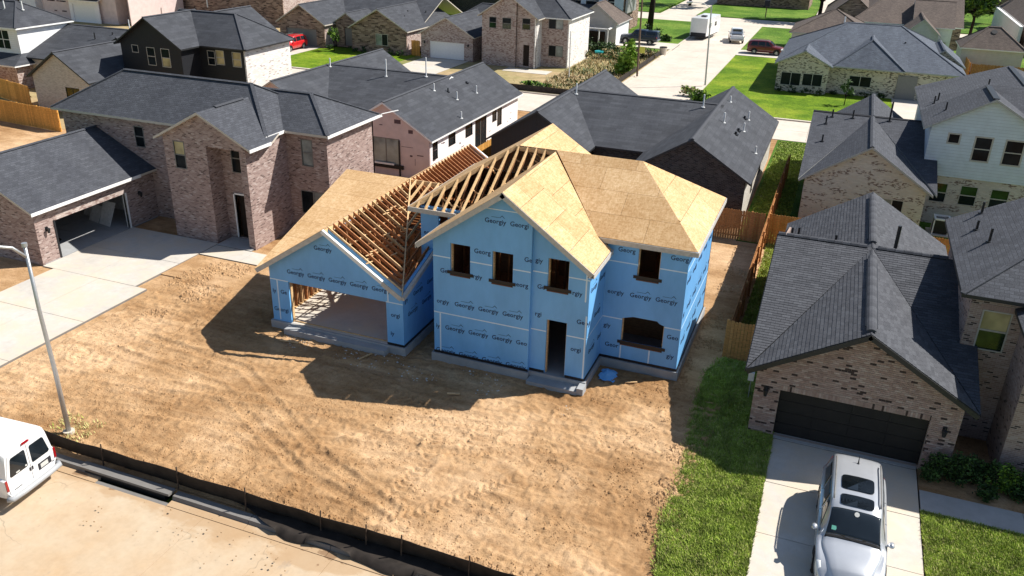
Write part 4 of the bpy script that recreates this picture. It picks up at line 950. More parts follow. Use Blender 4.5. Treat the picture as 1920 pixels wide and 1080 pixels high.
for r in range(nr):
    z0 = r*rh; x = -1.03-(bl/2 if r % 2 else 0)
    while x < 5.8:
        a, b = max(x, -1.03), min(x+bl, 5.8); x += bl; z1 = z0+rh
        if z1 > min(gt(a), gt(b))-.02: continue
        if z1 > gd[2] and z0 < gd[3]+.22:
            if a >= gd[0]-.0 and b <= gd[1]: continue
            if a < gd[0] < b: b = gd[0]
            elif a < gd[1] < b: a = gd[1]
        if b-a > .05: cand.append((a+.006, b-.006, z0+.006, z1-.006))
# soldier course over the door
x = gd[0]-.0
while x < gd[1]:
    cand.append((x+.006, min(x+.0775, gd[1])-.006, gd[3]+.01, gd[3]+.21)); x += .0775
BMESH = {}
def brick_obj(c):
    a, b, z0, z1 = c; k = rng.choice(5, p=wts); key = (round(b-a, 3), round(z1-z0, 3), int(k))
    if key not in BMESH:
        q = MB(); q.box(0, b-a, -.012, .0, 0, z1-z0); BMESH[key] = q.mesh('brick', BM[k])
    o = link(bpy.data.objects.new('brick', BMESH[key])); o.parent = FW; o.location = Vector((a, 28.1-random.uniform(0, .004), z0))-Vector(T.o)
# nearest to the camera show largest: the courses round the door and the lower piers
cand.sort(key=lambda c: ((c[0]-.0)**2+(28.1)**2+(18-c[2])**2))
for c in cand[:290]: brick_obj(c)
mb = MB()
for c in cand[290:]:
    k = int(rng.choice(5, p=wts)); d = random.uniform(.010, .016); mb.box(c[0], c[1], 28.1-d, 28.1, c[2], c[3], k)
o = T.part('brickwork', mb, BM, FW); stuff(o)
garage_door(T, 'F', 28.1, *gd, GDOOR_B, 4, 4, .2)
wall_lamp(T, 'F', 28.09, -.62, 1.95); wall_lamp(T, 'F', 28.09, 5.36, 1.8)
m = MB(); wall(m, (-1.03, 43.9), (-1.03, 28.245), 0, 2.9); T.part('wall', m, BR_RED)
m = MB(); wall(m, (5.8, 28.245), (5.8, 43.9), 0, 2.75); T.part('wall', m, BR_RED)
m = MB(); wall(m, (5.8, 43.9), (-1.03, 43.9), 0, [(-1.03, 2.9), (2.4, 4.9), (5.8, 2.9)]); T.part('wall', m, BR_RED)
m = MB(); m.prism([(-1.2, 30, 3.3), (-1.2, 36.2, 4.85), (-1.2, 43.5, 2.9)], (.1, 0, 0)); T.part('gable_end', m, BR_RED)
# roof deck and individually laid shingles
lz = lambda y: 2.87+(y-27.7)*.2687
Kp = (2.4, 36.0, 5.10)
polys = [
 [(-1.38, 27.68, 2.85), (2.4, 27.68, 5.05), (2.4, 36.0, 5.08)],
 [(6.18, 27.68, 2.85), (2.4, 36.0, 5.08), (2.4, 27.68, 5.05)],
 [(-1.42, 27.70, 2.86), (2.4, 36.0, 5.10), (-1.42, 36.0, 5.10)],
 [(6.2, 27.70, 2.86), (6.2, 36.0, 5.10), (2.4, 36.0, 5.10)],
 [(2.42, 36.0, 5.12), (2.42, 44.1, 5.12), (-1.35, 44.1, 2.85), (-1.35, 36.0, 2.85)],
 [(2.42, 36.0, 5.12), (6.2, 36.0, 2.85), (6.2, 44.1, 2.85), (2.42, 44.1, 5.12)],
 [(-1.42, 36.0, 5.10), (2.4, 36.0, 5.10), (2.4, 42.0, 3.0), (-1.42, 37.4, 4.62)],
 [(5.3, 36.0, 5.10), (2.4, 36.0, 5.10), (2.4, 37.5, 4.6), (5.3, 37.0, 4.75)]]
m = MB()
for q in polys: m.prism(q, (0, 0, -.12))
RR = T.part('roof', m, FAS_DARK)
def shingles(polys, parent, row=.15, wid=.33, first=300):
    bits = []
    for q in polys:
        ps, n = tiles(q, wid, row, .004, .5, 0)
        for p in ps:
            cen = sum(p, Vector())/len(p)
            if (Vector((0, 0, 18))-cen).dot(n) < 0: continue
            bits.append((cen, p, n))
    bits.sort(key=lambda b: (b[0]-Vector((0, 0, 18))).length)
    mb = MB()
    for i, (cen, p, n) in enumerate(bits):
        b = n.cross(Vector((-n.y, n.x, 0)).normalized()); lo = min(v.dot(b) for v in p); l0 = .010+random.uniform(0, .004)
        top = [v+n*(l0*(1-(v.dot(b)-lo)/row)+.004) for v in p]; k = int(rng.choice(3, p=[.22, .5, .28]))
        if i < first: mm = MB(); mm.prism(top, -n*.012, 0); T.part('shingle', mm, SHG[k], parent)
        else: mb.prism(top, -n*.012, k)
    stuff(T.part('shingle_courses', mb, SHG, parent))
shingles(polys, RR)
def capline(a, b, r=.15, seg=.32, mat=None):
    a = Vector(a); b = Vector(b); L = (b-a).length; d = (b-a)/L; n = int(L/seg); mb = MB(); sd = d.cross(Vector((0, 0, 1))).normalized(); u = sd.cross(d)
    for i in range(n):
        p = a+d*(i*L/n); q = a+d*((i+1)*L/n*1.0)
        mb.prism([p-sd*r+u*.0, p-sd*r*.55+u*.065, p+u*.085, p+sd*r*.55+u*.065, p+sd*r], q-p+u*.012-d*.02, i % 3)
    T.part('ridge_cap', mb, SHG, RR)
capline((2.4, 27.9, 5.06), (2.4, 35.0, 5.08), .17); capline((2.42, 36.6, 5.13), (2.42, 43.4, 5.13), .17)
for x in (2.22, 2.58):
    for y0, y1 in ((28.3, 34.4), (37.2, 42.9)): m = MB(); m.beam((x, y0, 5.045), (x, y1, 5.05), .035, .03); T.part('ridge_vent', m, FLASH, RR)
m = MB(); m.beam((-1.2, 35.93, 5.13), (2.2, 35.93, 5.13), .06, .05); m.beam((2.6, 35.93, 5.13), (5.2, 35.93, 5.13), .06, .05); T.part('ridge_vent', m, FLASH, RR)
capline((-1.4, 36.02, 5.12), (2.2, 36.02, 5.12), .13); capline((2.6, 36.02, 5.12), (5.3, 36.02, 5.12), .13)
for a, b in (((2.4, 27.66, 5.03), (-1.42, 27.66, 2.81)), ((2.4, 27.66, 5.03), (6.2, 27.66, 2.81)), ((-1.43, 27.7, 2.84), (-1.43, 36, 5.08))): m = MB(); m.beam(a, b, .04, .17); T.part('fascia', m, FAS_DARK)
for x, h in ((-.6, .45), (-.87, .4), (.94, .35)): vent(T, x, 36.4, 4.95, h, .05, PIPE_B)
vent(T, 3.3, 36.5, 4.8, 1.25, .075, PIPE_B)
# two-storey block
wing(T, 'y', 5.2, 14, 30.6, 38.9, 5.85, 8.1, oe=.42, og=.3, ends='hg', run=4.4, wm=BR_RED, rm=SH1, fm=FAS_DARK, holes={'F': [(6.1, 6.95, 3.72, 5.18)]}, gm=None)
window(T, 'F', 31.02, 6.1, 6.95, 3.72, 5.18, frame=WIN_TAN, glass=[GLASS_G, BLIND])
m = MB(); x = 5.95
while x < 7.05: m.box(x+.005, x+.07, 31.005, 31.02, 5.25, 5.45); x += .078
T.part('soldier_course', m, BM[2])
m = MB(); m.box(5.64, 6.15, 30.86, 31.0, 3.02, 3.1); T.part('step_flashing', m, FAS_WHITE)
m = MB(); m.box(7.35, 14, 28.6, 31.0, 0, 5.35); T.part('wall', m, BR_RED)
wing(T, 'y', 7.0, 15, 28.25, 31.5, 5.45, 7.2, ends='hg', run=3.0, wm=BR_RED, rm=SH1, fm=FAS_DARK, walls='')
m = MB(); m.box(5.9, 7.3, 31.3, 31.4, 0, 3.7); T.part('wall', m, BR_RED)
f1 = rplane(9.6, 8.1, .511)
for x, y, h in ((6.42, 38.4, .5), (6.1, 36.6, .4), (6.35, 34.9, .55)): vent(T, x, y, f1(x, y), h, .05, PIPE_B)

# ------------------------------------------------------------------ cream brick house with pale blue upper storey
T = Thing('blue_siding_house', 'cream speckled brick house with pale blue siding on its upper storey, right edge', 'house', (4, 56, 0))
wing(T, 'y', -1.42, 6.1, 52.4, 61.0, 2.9, 5.35, oe=.35, og=.35, wm=BR_CREAM, rm=SH1, fm=FAS_GREY, holes={'F': [(3.4, 4.62, .9, 2.25)]})
window(T, 'F', 52.75, 3.4, 4.62, .9, 2.25, frame=WIN_TAN, mull='v', glass=[GLASS_P, GLASS])
wing(T, 'y', -1.35, 6.1, 60.9, 68.7, 2.9, 5.38, oe=.35, og=.35, wm=BR_CREAM, rm=SH1, fm=FAS_GREY, walls='BL')
m = MB(); slab(m, [(-1.45, 52.45, 2.93), (2.35, 61.0, 5.33), (-1.45, 61.0, 5.33)]); slab(m, [(6.3, 52.45, 2.93), (6.3, 61.0, 5.33), (2.35, 61, 5.33)]); slab(m, [(-1.45, 61.0, 5.33), (6.3, 61.0, 5.33), (6.3, 67.5, 3), (-1.45, 67.5, 3)])
r_ = T.part('roof', m, [SH1, FAS_GREY]); m = MB(); m.prism([(-1.45, 60.86, 5.33), (-1.45, 61, 5.39), (-1.45, 61.14, 5.33)], (7.6, 0, 0)); T.part('ridge_cap', m, FLASH, r_)
m = MB(); m.prism([(-1.1, 53, 2.7), (-1.1, 61, 5.1), (-1.1, 67, 2.9), (-1.1, 67, 0), (-1.1, 53, 0)], (.1, 0, 0)); T.part('wall', m, BR_CREAM)
lp = lambda y: 5.33-.281*(61-y)
for x, y, h in ((-.51, 59.4, .55), (-.19, 60.4, .5), (1.1, 60.5, .55), (-.52, 57.1, .45)): vent(T, x, y, lp(y), h, .05, PIPE_B)
vent(T, 3.38, 60.6, lp(60.6), 1.3, .06, PIPE_B)
lw = [(6.35, 7.2, 1.45, 2.6), (8.0, 8.88, 1.45, 2.6), (9.68, 10.6, 1.45, 2.6)]; uw = [(6.62, 7.18, 5.22, 5.72), (8.1, 8.95, 4.3, 5.68), (9.75, 10.65, 4.26, 5.66)]
up = lambda x: 8.05-.571*abs(x-8.6)-.13
m = MB(); wall(m, (5.55, 56.45), (13.5, 56.45), 0, 3.1, lw); T.part('wall', m, BR_CREAM)
m = MB(); wall(m, (5.55, 56.35), (12.0, 56.35), 3.1, [(5.55, up(5.55)), (8.6, up(8.6)), (12, up(12))], uw); T.part('wall', m, SD_BLUE)
m = MB(); wall(m, (5.55, 69.4), (5.55, 56.5), 0, 6.0); T.part('wall', m, SD_BLUE)
for a in lw: window(T, 'F', 56.45, *a, frame=WIN_TAN, glass=[GLASS, GLASS_G])
for a in uw: window(T, 'F', 56.35, *a, frame=WIN_TAN, mull='h' if a[1]-a[0] > .7 else '', fw=.09)
m = MB(); slab(m, [(5.1, 56.0, 6.03), (8.6, 56.0, 8.05), (8.6, 61, 8.05), (5.1, 61, 6.03)], .13); slab(m, [(12.1, 56.0, 6.03), (12.1, 61, 6.03), (8.6, 61, 8.05), (8.6, 56.0, 8.05)], .13)
slab(m, [(5.1, 60.95, 6.05), (10.9, 60.95, 8.08), (10.9, 69.6, 8.08), (5.1, 69.6, 6.05)], .13); slab(m, [(16.7, 60.95, 6.05), (16.7, 69.6, 6.05), (10.9, 69.6, 8.08), (10.9, 60.95, 8.08)], .13)
slab(m, [(8.6, 61, 8.05), (14, 61, 8.05), (14, 56.6, 6.0), (8.6, 56.6, 6.0)], .13)
r_ = T.part('roof', m, [SH1, FAS_GREY]); m = MB()
for a, b in (((8.6, 56.2, 8.08), (8.6, 60.4, 8.08)), ((10.9, 61.6, 8.1), (10.9, 69.2, 8.1))): m.beam(a, b, .34, .05)
T.part('ridge_vent', m, FLASH, r_)
ul = lambda x: 6.03+.571*(x-5.1)
for x, y, h, pm in ((6.31, 58.4, .5, PIPE_B), (6.2, 63.0, .5, PIPE_B), (5.93, 62.2, .5, PIPE_B), (8.8, 62.0, .9, PIPE_B)): vent(T, x, y, (ul(x) if y < 61 else 6.05+.35*(x-5.1)), h, .05, pm)
T2 = Thing('air_conditioner', 'white framed air conditioner unit on the ground beside the cream brick house', 'air conditioner', (7.0, 54.6, 0))
m = MB(); m.box(6.7, 7.55, 54.2, 55.05, .12, .95); T2.part('housing', m, PIPE_B)
m = MB()
for x, y in ((6.66, 54.16), (7.53, 54.16), (6.66, 55.03), (7.53, 55.03)): m.box(x, x+.07, y, y+.07, 0, 1.02)
for z in (.94,): m.box(6.66, 7.6, 54.16, 54.30, z, z+.1); m.box(6.66, 7.6, 54.96, 55.1, z, z+.1); m.box(6.66, 6.78, 54.3, 54.96, z, z+.1); m.box(7.48, 7.6, 54.3, 54.96, z, z+.1)
T2.part('frame', m, FAS_WHITE); m = MB(); m.disc((7.12, 54.63, .97), (0, 0, 1), .3, 16); T2.part('fan_grille', m, WIN_BRONZE)
m = MB(); m.box(6.4, 7.9, 54.0, 55.3, -.02, .06); T2.part('pad', m, CONC)

# ------------------------------------------------------------------ second row
T = Thing('black_house', 'black two-storey house with white side wall and pale brick garage wing', 'house', (-55, 62, 0))
uh = lambda x: 8.0-.65*abs(x+56.65)-.13
fw = [(-58.68, -58.05, 4.92, 5.48), (-57.05, -56.25, 3.95, 5.4), (-55.5, -54.65, 3.92, 5.4)]
wing(T, 'y', -60.35, -52.95, 58.4, 65, 5.6, 8.0, oe=.4, og=.4, wm=SD_BLACKH, rm=SHR, fm=FAS_DARK, holes={'F': fw}, walls='FRL')
for i, a in enumerate(fw): window(T, 'F', 58.8, *a, frame=WIN_TAN, mull='h' if i else '', glass=[GLASS, GLASS] if i < 2 else [BLIND, GLASS])
fr_ = [(-53.2, -52.5, 4.1, 5.25), (-51.6, -50.8, 4.1, 5.25), (-49.85, -49.0, 4.05, 5.22)]
fr_ = [(-52.5, -51.8, 4.0, 5.15)]+fr_[1:]
wing(T, 'x', -58, -48.1, 60.75, 68.1, 5.62, 8.0, oe=.4, og=.4, ends='gh', run=3.6, wm={'F': SD_BLACKH, 'R': BR_WHITE, 'B': SD_BLACKH, 'L': SD_BLACKH}, rm=SHR, fm=FAS_DARK, holes={'F': fr_}, walls='FRB')
for i, a in enumerate(fr_): window(T, 'F', 61.15, *a, frame=WIN_TAN, glass=[GLASS, GLASS] if i == 0 else [BLIND, BLIND])
wing(T, 'y', -57.5, -50.8, 64.5, 69.8, 5.7, 8.02, ends='gg', wm=SD_BLACKH, rm=SHR, fm=FAS_DARK, walls='')
bh_ = [(-62.4, -60.95, .9, 2.2)]
wing(T, 'y', -66.4, -59.3, 54.0, 63.5, 2.9, 5.2, oe=.35, og=.35, wm=BR_STONE, rm=SHR, fm=FAS_DARK, holes={'F': bh_})
window(T, 'F', 54.35, *bh_[0], frame=WIN_BLACK, mull='v', glass=[GLASS_G, GLASS_G])
m = MB(); slab(m, [(-61, 57.0, 3.0), (-58.4, 57.0, 2.85), (-58.4, 62, 2.9), (-61, 62, 4.4)]); T.part('roof', m, [SHR, FAS_DARK])
m = MB(); wall(m, (-59.6, 58.8), (-59.6, 60), 0, 2.8); T.part('wall', m, BR_STONE)
vent(T, -56.2, 61.9, 7.3, .3, .12, PIPE_B)

T = Thing('white_house', 'white two-storey house with low front roof over pink brick, far left edge', 'house', (-78, 63, 0))
hw = [(-77.3, -75.6, 3.55, 5.25)]
wing(T, 'x', -86, -74.0, 60.1, 67, 5.6, 7.6, oe=.4, og=.4, ends='gh', run=3.3, wm=SD_WHITE, rm=SHR, fm=FAS_WHITE, holes={'F': hw}, zb=2.8)
window(T, 'F', 60.5, *hw[0], frame=FAS_WHITE, mull='x')
m = MB(); slab(m, [(-86, 58.6, 2.35), (-73.3, 58.6, 2.35), (-74.4, 60.6, 3.2), (-86, 60.6, 3.2)]); slab(m, [(-73.3, 58.6, 2.35), (-73.3, 66, 2.35), (-74.4, 66, 3.2), (-74.4, 60.6, 3.2)]); T.part('roof', m, [SHR, FAS_WHITE])
m = MB(); m.box(-86, -73.8, 59.1, 66.5, 0, 2.3); T.part('wall', m, BR_PINK)
for x, y in ((-77.8, 62.5), (-76, 63)): vent(T, x, y, 6.9, .8, .06)
T = Thing('grey_roof_house', 'low house whose plain dark roof shows between the white house and the black house', 'house', (-72, 67, 0))
wing(T, 'x', -84, -66.4, 60.6, 72.5, 2.9, 5.3, ends='gg', wm=BR_STONE, rm=SHR, fm=FAS_DARK)
wing(T, 'y', -69.5, -62.0, 64.0, 74.0, 2.9, 4.9, ends='gg', wm=BR_STONE, rm=SHR, fm=FAS_DARK)
for x, y, h in ((-68.9, 64.5, .8), (-67.6, 65.5, .8)): vent(T, x, y, 3.9, h+.4, .06, PIPE_B)
for x, y in ((-66.2, 66.5), (-65.4, 67.3)): vent(T, x, y, 4.4, .35, .1, PIPE_B)
vent(T, -67.8, 68, 4.4, 1.6, .05)
# far-left pink and white shells
T = Thing('sheathed_shell', 'pink sheathed house shell with white garage front on dry grass, upper left', 'house', (-100, 100, 0))
m = MB(); wall(m, (-112.5, 97.0), (-105.8, 97.0), 0, 5.6); T.part('wall', m, WRAPP)
m = MB(); wall(m, (-107.2, 96.7), (-101.6, 96.7), 0, 3.1, [(-106.6, -102.4, .05, 2.5)]); T.part('wall', m, WRAPW)
garage_door(T, 'F', 96.7, -106.6, -102.4, .05, 2.5, GDOOR_W, 4, 1)
m = MB(); m.box(-112.5, -98.8, 97.2, 108, 0, 5.8); T.part('wall', m, WRAPP); m = MB(); m.box(-101.6, -96.5, 100, 108, 0, 6.5); T.part('wall', m, WRAPP)
m = MB(); slab(m, [(-108.2, 96.1, 3.15), (-101.2, 96.1, 3.15), (-101.2, 99, 4.0), (-108.2, 99, 4.0)]); T.part('roof', m, [SHR, FAS_WHITE])
wing(T, 'x', -113, -96, 96.7, 108.4, 5.85, 8.2, ends='gg', wm=WRAPP, rm=SHR, fm=FAS_WHITE, walls='RL')
for i in range(24):
    m = MB(); x = random.uniform(-112, -108.0); z = random.choice((1.2, 2.6, 4.0)); m.box(x, x+.5, 96.98, 96.995, z, z+.16); T.part('wrap_print', m, INKP)
T = Thing('white_shell', 'white house corner with three-part window at the upper left corner', 'house', (-125, 100, 0))
hw = [(-121.3, -118.2, 1.0, 2.6)]
wing(T, 'x', -135, -114.8, 97.4, 108, 5.8, 8, wm=SD_WHITE, rm=SHR, fm=FAS_WHITE, holes={'F': hw}); window(T, 'F', 97.75, *hw[0], frame=FAS_WHITE, mull='3')
T = Thing('brick_house', 'tall brown brick two-storey house above the black house roof', 'house', (-93, 112, 0))
hw = [(-97.2, -96.0, 3.6, 4.9), (-94.2, -93.0, 3.6, 4.9), (-90.5, -88.5, 3.4, 4.9)]
wing(T, 'x', -99.5, -86.5, 108.5, 118, 6, 8.5, ends='gg', wm={'F': BR_RANCH, 'R': BR_PINK, 'B': BR_RANCH, 'L': BR_RANCH}, rm=SHR, fm=FAS_WHITE, holes={'F': hw})
for a in hw: window(T, 'F', 108.85, *a, frame=WIN_BRONZE)
wing(T, 'y', -86.6, -76.8, 106.6, 118, 6, 9, ends='gg', wm={'F': BR_RANCH, 'R': BR_PINK, 'B': BR_RANCH, 'L': BR_RANCH}, rm=SHR, fm=FAS_WHITE)
wing(T, 'y', -106.5, -99.0, 106.0, 114, 2.9, 5.3, ends='gg', wm=BR_RANCH, rm=SHR, fm=FAS_DARK)
m = MB(); m.tube([(-90.8, 107, 2), (-90.9, 107, 9)], .09, 8); tag(m.build('white_post', PIPE_W), 'thin white post rising behind the black house roof', 'post')

T = Thing('ranch_house', 'long brown brick ranch house with three gables across the back street', 'house', (-58, 98, 0))
wing(T, 'y', -69.3, -61.9, 94.1, 106, 2.9, 5.2, wm={'F': BR_RANCH, 'R': BR_PINK, 'B': BR_RANCH, 'L': BR_RANCH}, rm=SHR, fm=FAS_BEIGE, holes={'F': [(-67.95, -63.45, .05, 2.2)]}, og=.35)
garage_door(T, 'F', 94.45, -67.95, -63.45, .05, 2.2, GDOOR_G, 4, 1)
wing(T, 'y', -58.7, -50.3, 94.3, 108, 2.9, 5.3, wm={'F': BR_RANCH, 'R': BR_PINK, 'B': BR_RANCH, 'L': BR_RANCH}, rm=SHR, fm=FAS_BEIGE, holes={'F': [(-54.9, -53.3, 1.0, 2.3)]}, og=.35)
window(T, 'F', 94.65, -54.9, -53.3, 1.0, 2.3, frame=WIN_TAN, mull='v', glass=[GLASS_P, GLASS])
wing(T, 'y', -62.2, -58.2, 96.3, 102, 3.0, 4.3, wm=BR_RANCH, rm=SHR, fm=FAS_BEIGE, holes={'F': [(-60.6, -59.4, .2, 2.4)]}, walls='F')
m = MB(); m.box(-60.6, -59.4, 96.7, 96.8, .2, 2.4); T.part('door', m, GDOOR_G)
wing(T, 'x', -69, -51, 99.5, 113, 2.95, 5.9, ends='hg', run=5, wm=BR_RANCH, rm=SHR, fm=FAS_BEIGE, walls='')
for x, y, z in ((-66.2, 97.8, 4.7), (-57.5, 101, 4.4), (-53.2, 100, 4.4), (-51.9, 102.5, 4.2), (-52.6, 98, 4.0)): vent(T, x, y, z-.2, .5, .07, PIPE_B)

T = Thing('pink_brick_house', 'pink-grey brick two-storey house with white garage door across the back street', 'house', (-38, 96, 0))
wing(T, 'y', -49.0, -41.4, 94.3, 106, 2.85, 4.95, wm=BR_PINK, rm=SHR, fm=FAS_BEIGE, holes={'F': [(-47.5, -42.9, .05, 2.05)]}, og=.35)
garage_door(T, 'F', 94.65, -47.5, -42.9, .05, 2.05, GDOOR_W, 4, 1)
wall_lamp(T, 'F', 94.6, -48.1, 1.9); wall_lamp(T, 'F', 94.6, -42.3, 1.9)
wing(T, 'x', -49, -40, 100.2, 110, 2.9, 5.6, wm=BR_PINK, rm=SHR, fm=FAS_DARK, ends='hg', run=4, walls='')
gw = [(-39.3, -38.5, 4.3, 5.45), (-37.65, -36.65, 4.3, 5.45)]; gw2 = [(-35.3, -34.4, 4.35, 5.5), (-35.15, -34.4, .2, 2.6)]
pt = lambda x: 8.1-.66*abs(x+36.9)-.13
m = MB(); wall(m, (-40.25, 93.9), (-36.0, 93.9), 0, [(-40.25, pt(-40.25)), (-36.9, pt(-36.9)), (-36, pt(-36))], gw); T.part('wall', m, BR_PINK)
m = MB(); wall(m, (-36.0, 94.2), (-33.6, 94.2), 0, [(-36, pt(-36)), (-33.6, pt(-33.6))], gw2); T.part('wall', m, BR_PINK)
m = MB(); wall(m, (-33.6, 93.95), (-33.6, 96.2), 0, 5.6); T.part('wall', m, BR_WHITE)
m = MB(); wall(m, (-40.25, 106), (-40.25, 94.1), 0, 5.7); T.part('wall', m, BR_PINK)
m = MB(); slab(m, [(-40.7, 93.5, 5.6), (-36.9, 93.5, 8.1), (-36.9, 104, 8.1), (-40.7, 104, 5.6)]); slab(m, [(-33.1, 93.5, 5.6), (-33.1, 97, 5.6), (-36.9, 102, 8.1), (-36.9, 93.5, 8.1)]); T.part('roof', m, [SHR, FAS_BEIGE])
for a in gw: window(T, 'F', 93.9, *a, frame=WIN_BRONZE, glass=[GLASS_G, GLASS])
window(T, 'F', 94.2, *gw2[0], frame=WIN_BRONZE, glass=[GLASS_G, GLASS]); m = MB(); m.box(-35.1, -34.45, 94.3, 94.34, .2, 2.55); T.part('door', m, DARKIN)
rw = [(-32.75, -31.05, 4.4, 5.5), (-32.65, -30.95, 1.3, 2.45)]
wing(T, 'x', -41, -29.9, 95.7, 104.8, 5.62, 8.1, oe=.4, og=.4, ends='hh', run=4.3, wm={'F': BR_PINK, 'R': BR_WHITE, 'B': BR_PINK, 'L': BR_PINK}, rm=SHR, fm=FAS_WHITE, holes={'F': rw}, walls='FRB')
for a in rw: window(T, 'F', 96.1, *a, frame=WIN_BRONZE, mull='v', glass=[GLASS, GLASS_P])

T = Thing('garden_shed_house', 'small grey house with brown hipped roof and white porch posts near the dark pickup', 'house', (-32, 118, 0))
wing(T, 'y', -36.0, -29.4, 115.4, 123, 2.9, 5.4, ends='gh', run=3, wm={'F': SD_GREY, 'R': SD_WHITE, 'B': SD_GREY, 'L': SD_GREY}, rm=SHB, fm=SD_GREY)
m = MB(); m.disc((-32.7, 115.66, 4.5), (0, -1, 0), .35, 16); T.part('gable_vent', m, DARKIN)
m = MB()
for x in (-34.5, -31.6, -30.4): m.box(x, x+.14, 113.4, 113.54, 0, 2.3)
m.box(-34.5, -30.2, 113.35, 113.6, 2.3, 2.45); m.box(-30.4, -30.2, 113.4, 115.6, 2.3, 2.45); T.part('porch_frame', m, FAS_WHITE)
m = MB(); m.box(-34.4, -31, 114.6, 114.7, 0, 1.9); T.part('porch_screen', m, DARKIN)
T = Thing('white_siding_house', 'tall white siding house behind the small grey house', 'house', (-36, 134, 0))
hw = [(-40.5, -38.8, 3.6, 5), (-38, -36, 3.6, 5), (-34.6, -33.6, 3.6, 5)]
wing(T, 'x', -48, -31.8, 128, 138, 6.2, 9, wm={'F': SD_BLUE, 'R': BR_RANCH, 'B': SD_WHITE, 'L': SD_WHITE}, rm=SHB, fm=FAS_WHITE, holes={'F': hw})
for a in hw: window(T, 'F', 128.35, *a, frame=FAS_WHITE)
m = MB(); m.box(-31.9, -31.6, 128.5, 134, 2.8, 7); T.part('metal_cladding', m, GALV)
m = MB(); slab(m, [(-45, 125, 2.6), (-34, 125, 2.6), (-34, 128.4, 3.8), (-45, 128.4, 3.8)]); T.part('roof', m, [SHG[0], FAS_DARK])

# ------------------------------------------------------------------ speckled brick house on the corner and its neighbours
T = Thing('speckled_brick_house', 'low white and black speckled brick house with blue-grey roof on the corner lawn', 'house', (3, 98, 0))
a1 = [(-6.1, -4.15, .7, 1.95), (-3.9, -2.0, .8, 1.98)]
wing(T, 'y', -6.95, -1.1, 94.8, 103, 2.9, 4.35, oe=.35, og=.3, wm=BR_SPECK, rm=SH3, fm=FAS_GREY, holes={'F': a1}, ends='gg')
for a in a1: window(T, 'F', 95.1, *a, frame=WIN_TAN, mull='v')
a2 = [(.7, 2.8, .95, 1.95)]
wing(T, 'x', -7, 11.6, 96.0, 114.0, 2.9, 6.3, ends='hh', run=6.5, wm=BR_SPECK, rm=SH3, fm=FAS_GREY, holes={'F': a2})
window(T, 'F', 96.35, *a2[0], frame=WIN_TAN, mull='v')
wing(T, 'y', -1.2, 5.9, 95.6, 106, 2.92, 5.4, ends='hg', run=3.3, wm=BR_SPECK, rm=SH3, fm=FAS_GREY, holes={}, walls='')
a3 = [(8.9, 10.8, 1.0, 2.3)]
wing(T, 'y', 7.2, 11.9, 101.3, 109, 2.9, 4.6, ends='gg', wm=BR_SPECK, rm=SH3, fm=FAS_GREY, holes={'F': a3}, oe=.3)
window(T, 'F', 101.55, *a3[0], frame=FAS_WHITE, mull='v')
m = MB(); m.box(5.3, 7.2, 96.2, 96.34, 0, 2.4); T.part('door', m, GDOOR_G)
vent(T, -.9, 108.6, 5.6, .9, .08); vent(T, 3.2, 104, 5.5, .4, .09, PIPE_B); vent(T, 5.6, 101.5, 4.7, .4, .08, PIPE_B)
T = Thing('brown_roof_house', 'house with brown hipped roof just behind the speckled brick house', 'house', (-4, 124, 0))
wing(T, 'x', -7.6, 3, 120.5, 131, 2.9, 5.6, ends='hh', wm=SD_GREY, rm=SHB, fm=FAS_GREY)
wing(T, 'y', 6.4, 11.2, 128, 138, 2.7, 4.8, ends='gg', wm=SD_GREY, rm=SHB, fm=SD_GREY)
T = Thing('brown_house', 'large two-storey house with wide brown roof and dark back porch, top right', 'house', (6, 150, 0))
hw = [(1.0, 3.2, .3, 2.4), (4.2, 6.4, .3, 2.4)]
wing(T, 'x', -.3, 14.5, 136, 156, 3.1, 7.4, ends='hg', run=6, wm=BR_RANCH, rm=SHB, fm=FAS_WHITE, holes={'F': hw})
for a in hw: window(T, 'F', 136.35, *a, frame=WIN_TAN)
wing(T, 'x', 7.8, 13.2, 133.5, 146, 3.2, 6.2, ends='gg', wm=SD_WHITE, rm=SHB, fm=FAS_WHITE)
wing(T, 'y', -4.5, 4, 139.5, 160, 2.8, 6.3, wm=BR_RANCH, rm=SHB, fm=FAS_DARK)
T = Thing('grey_shed', 'pale grey shed with brown hipped roof behind the brown fence, right edge', 'shed', (16, 121, 0))
wing(T, 'x', 12.6, 19.9, 117.6, 123.8, 2.9, 5.2, ends='hh', run=3.0, oe=.3, wm=SD_GREY, rm=SHB, fm=FAS_WHITE)
m = MB(); m.disc((16.2, 119.9, 4.7), (0, -.7, 1), .35, 12); T.part('roof_vent', m, PIPE_B)
T = Thing('dark_brick_house', 'dark brick house with grey roof and white gable boards at the upper right corner', 'house', (27, 150, 0))
wing(T, 'y', 22.6, 34, 138, 170, 3.4, 7.8, wm=BR_RED, rm=SHB, fm=FAS_WHITE)
m = MB(); m.box(21.9, 22.3, 140, 168, 0, 3.4); T.part('white_side', m, SD_WHITE)
T = Thing('distant_house', 'dark shaded house across the far street at the top of the view', 'house', (-15, 180, 0))
wing(T, 'x', -26, -8, 177, 189, 3.2, 6.8, ends='hh', wm=BR_RANCH, rm=SHB, fm=FAS_GREY)
T = Thing('distant_house', 'brown house among dark trees at the top right of the view', 'house', (20, 200, 0))
wing(T, 'x', 2, 30, 195, 208, 3.2, 7.4, ends='hh', wm=BR_RANCH, rm=SHB, fm=FAS_GREY)
T = Thing('distant_house', 'dark roofed house seen past the ranch house chimneys, top middle', 'house', (-60, 140, 0))
wing(T, 'x', -78, -56, 136, 148, 3.2, 7.4, ends='gg', wm=BR_BLACK, rm=SHR, fm=FAS_WHITE)
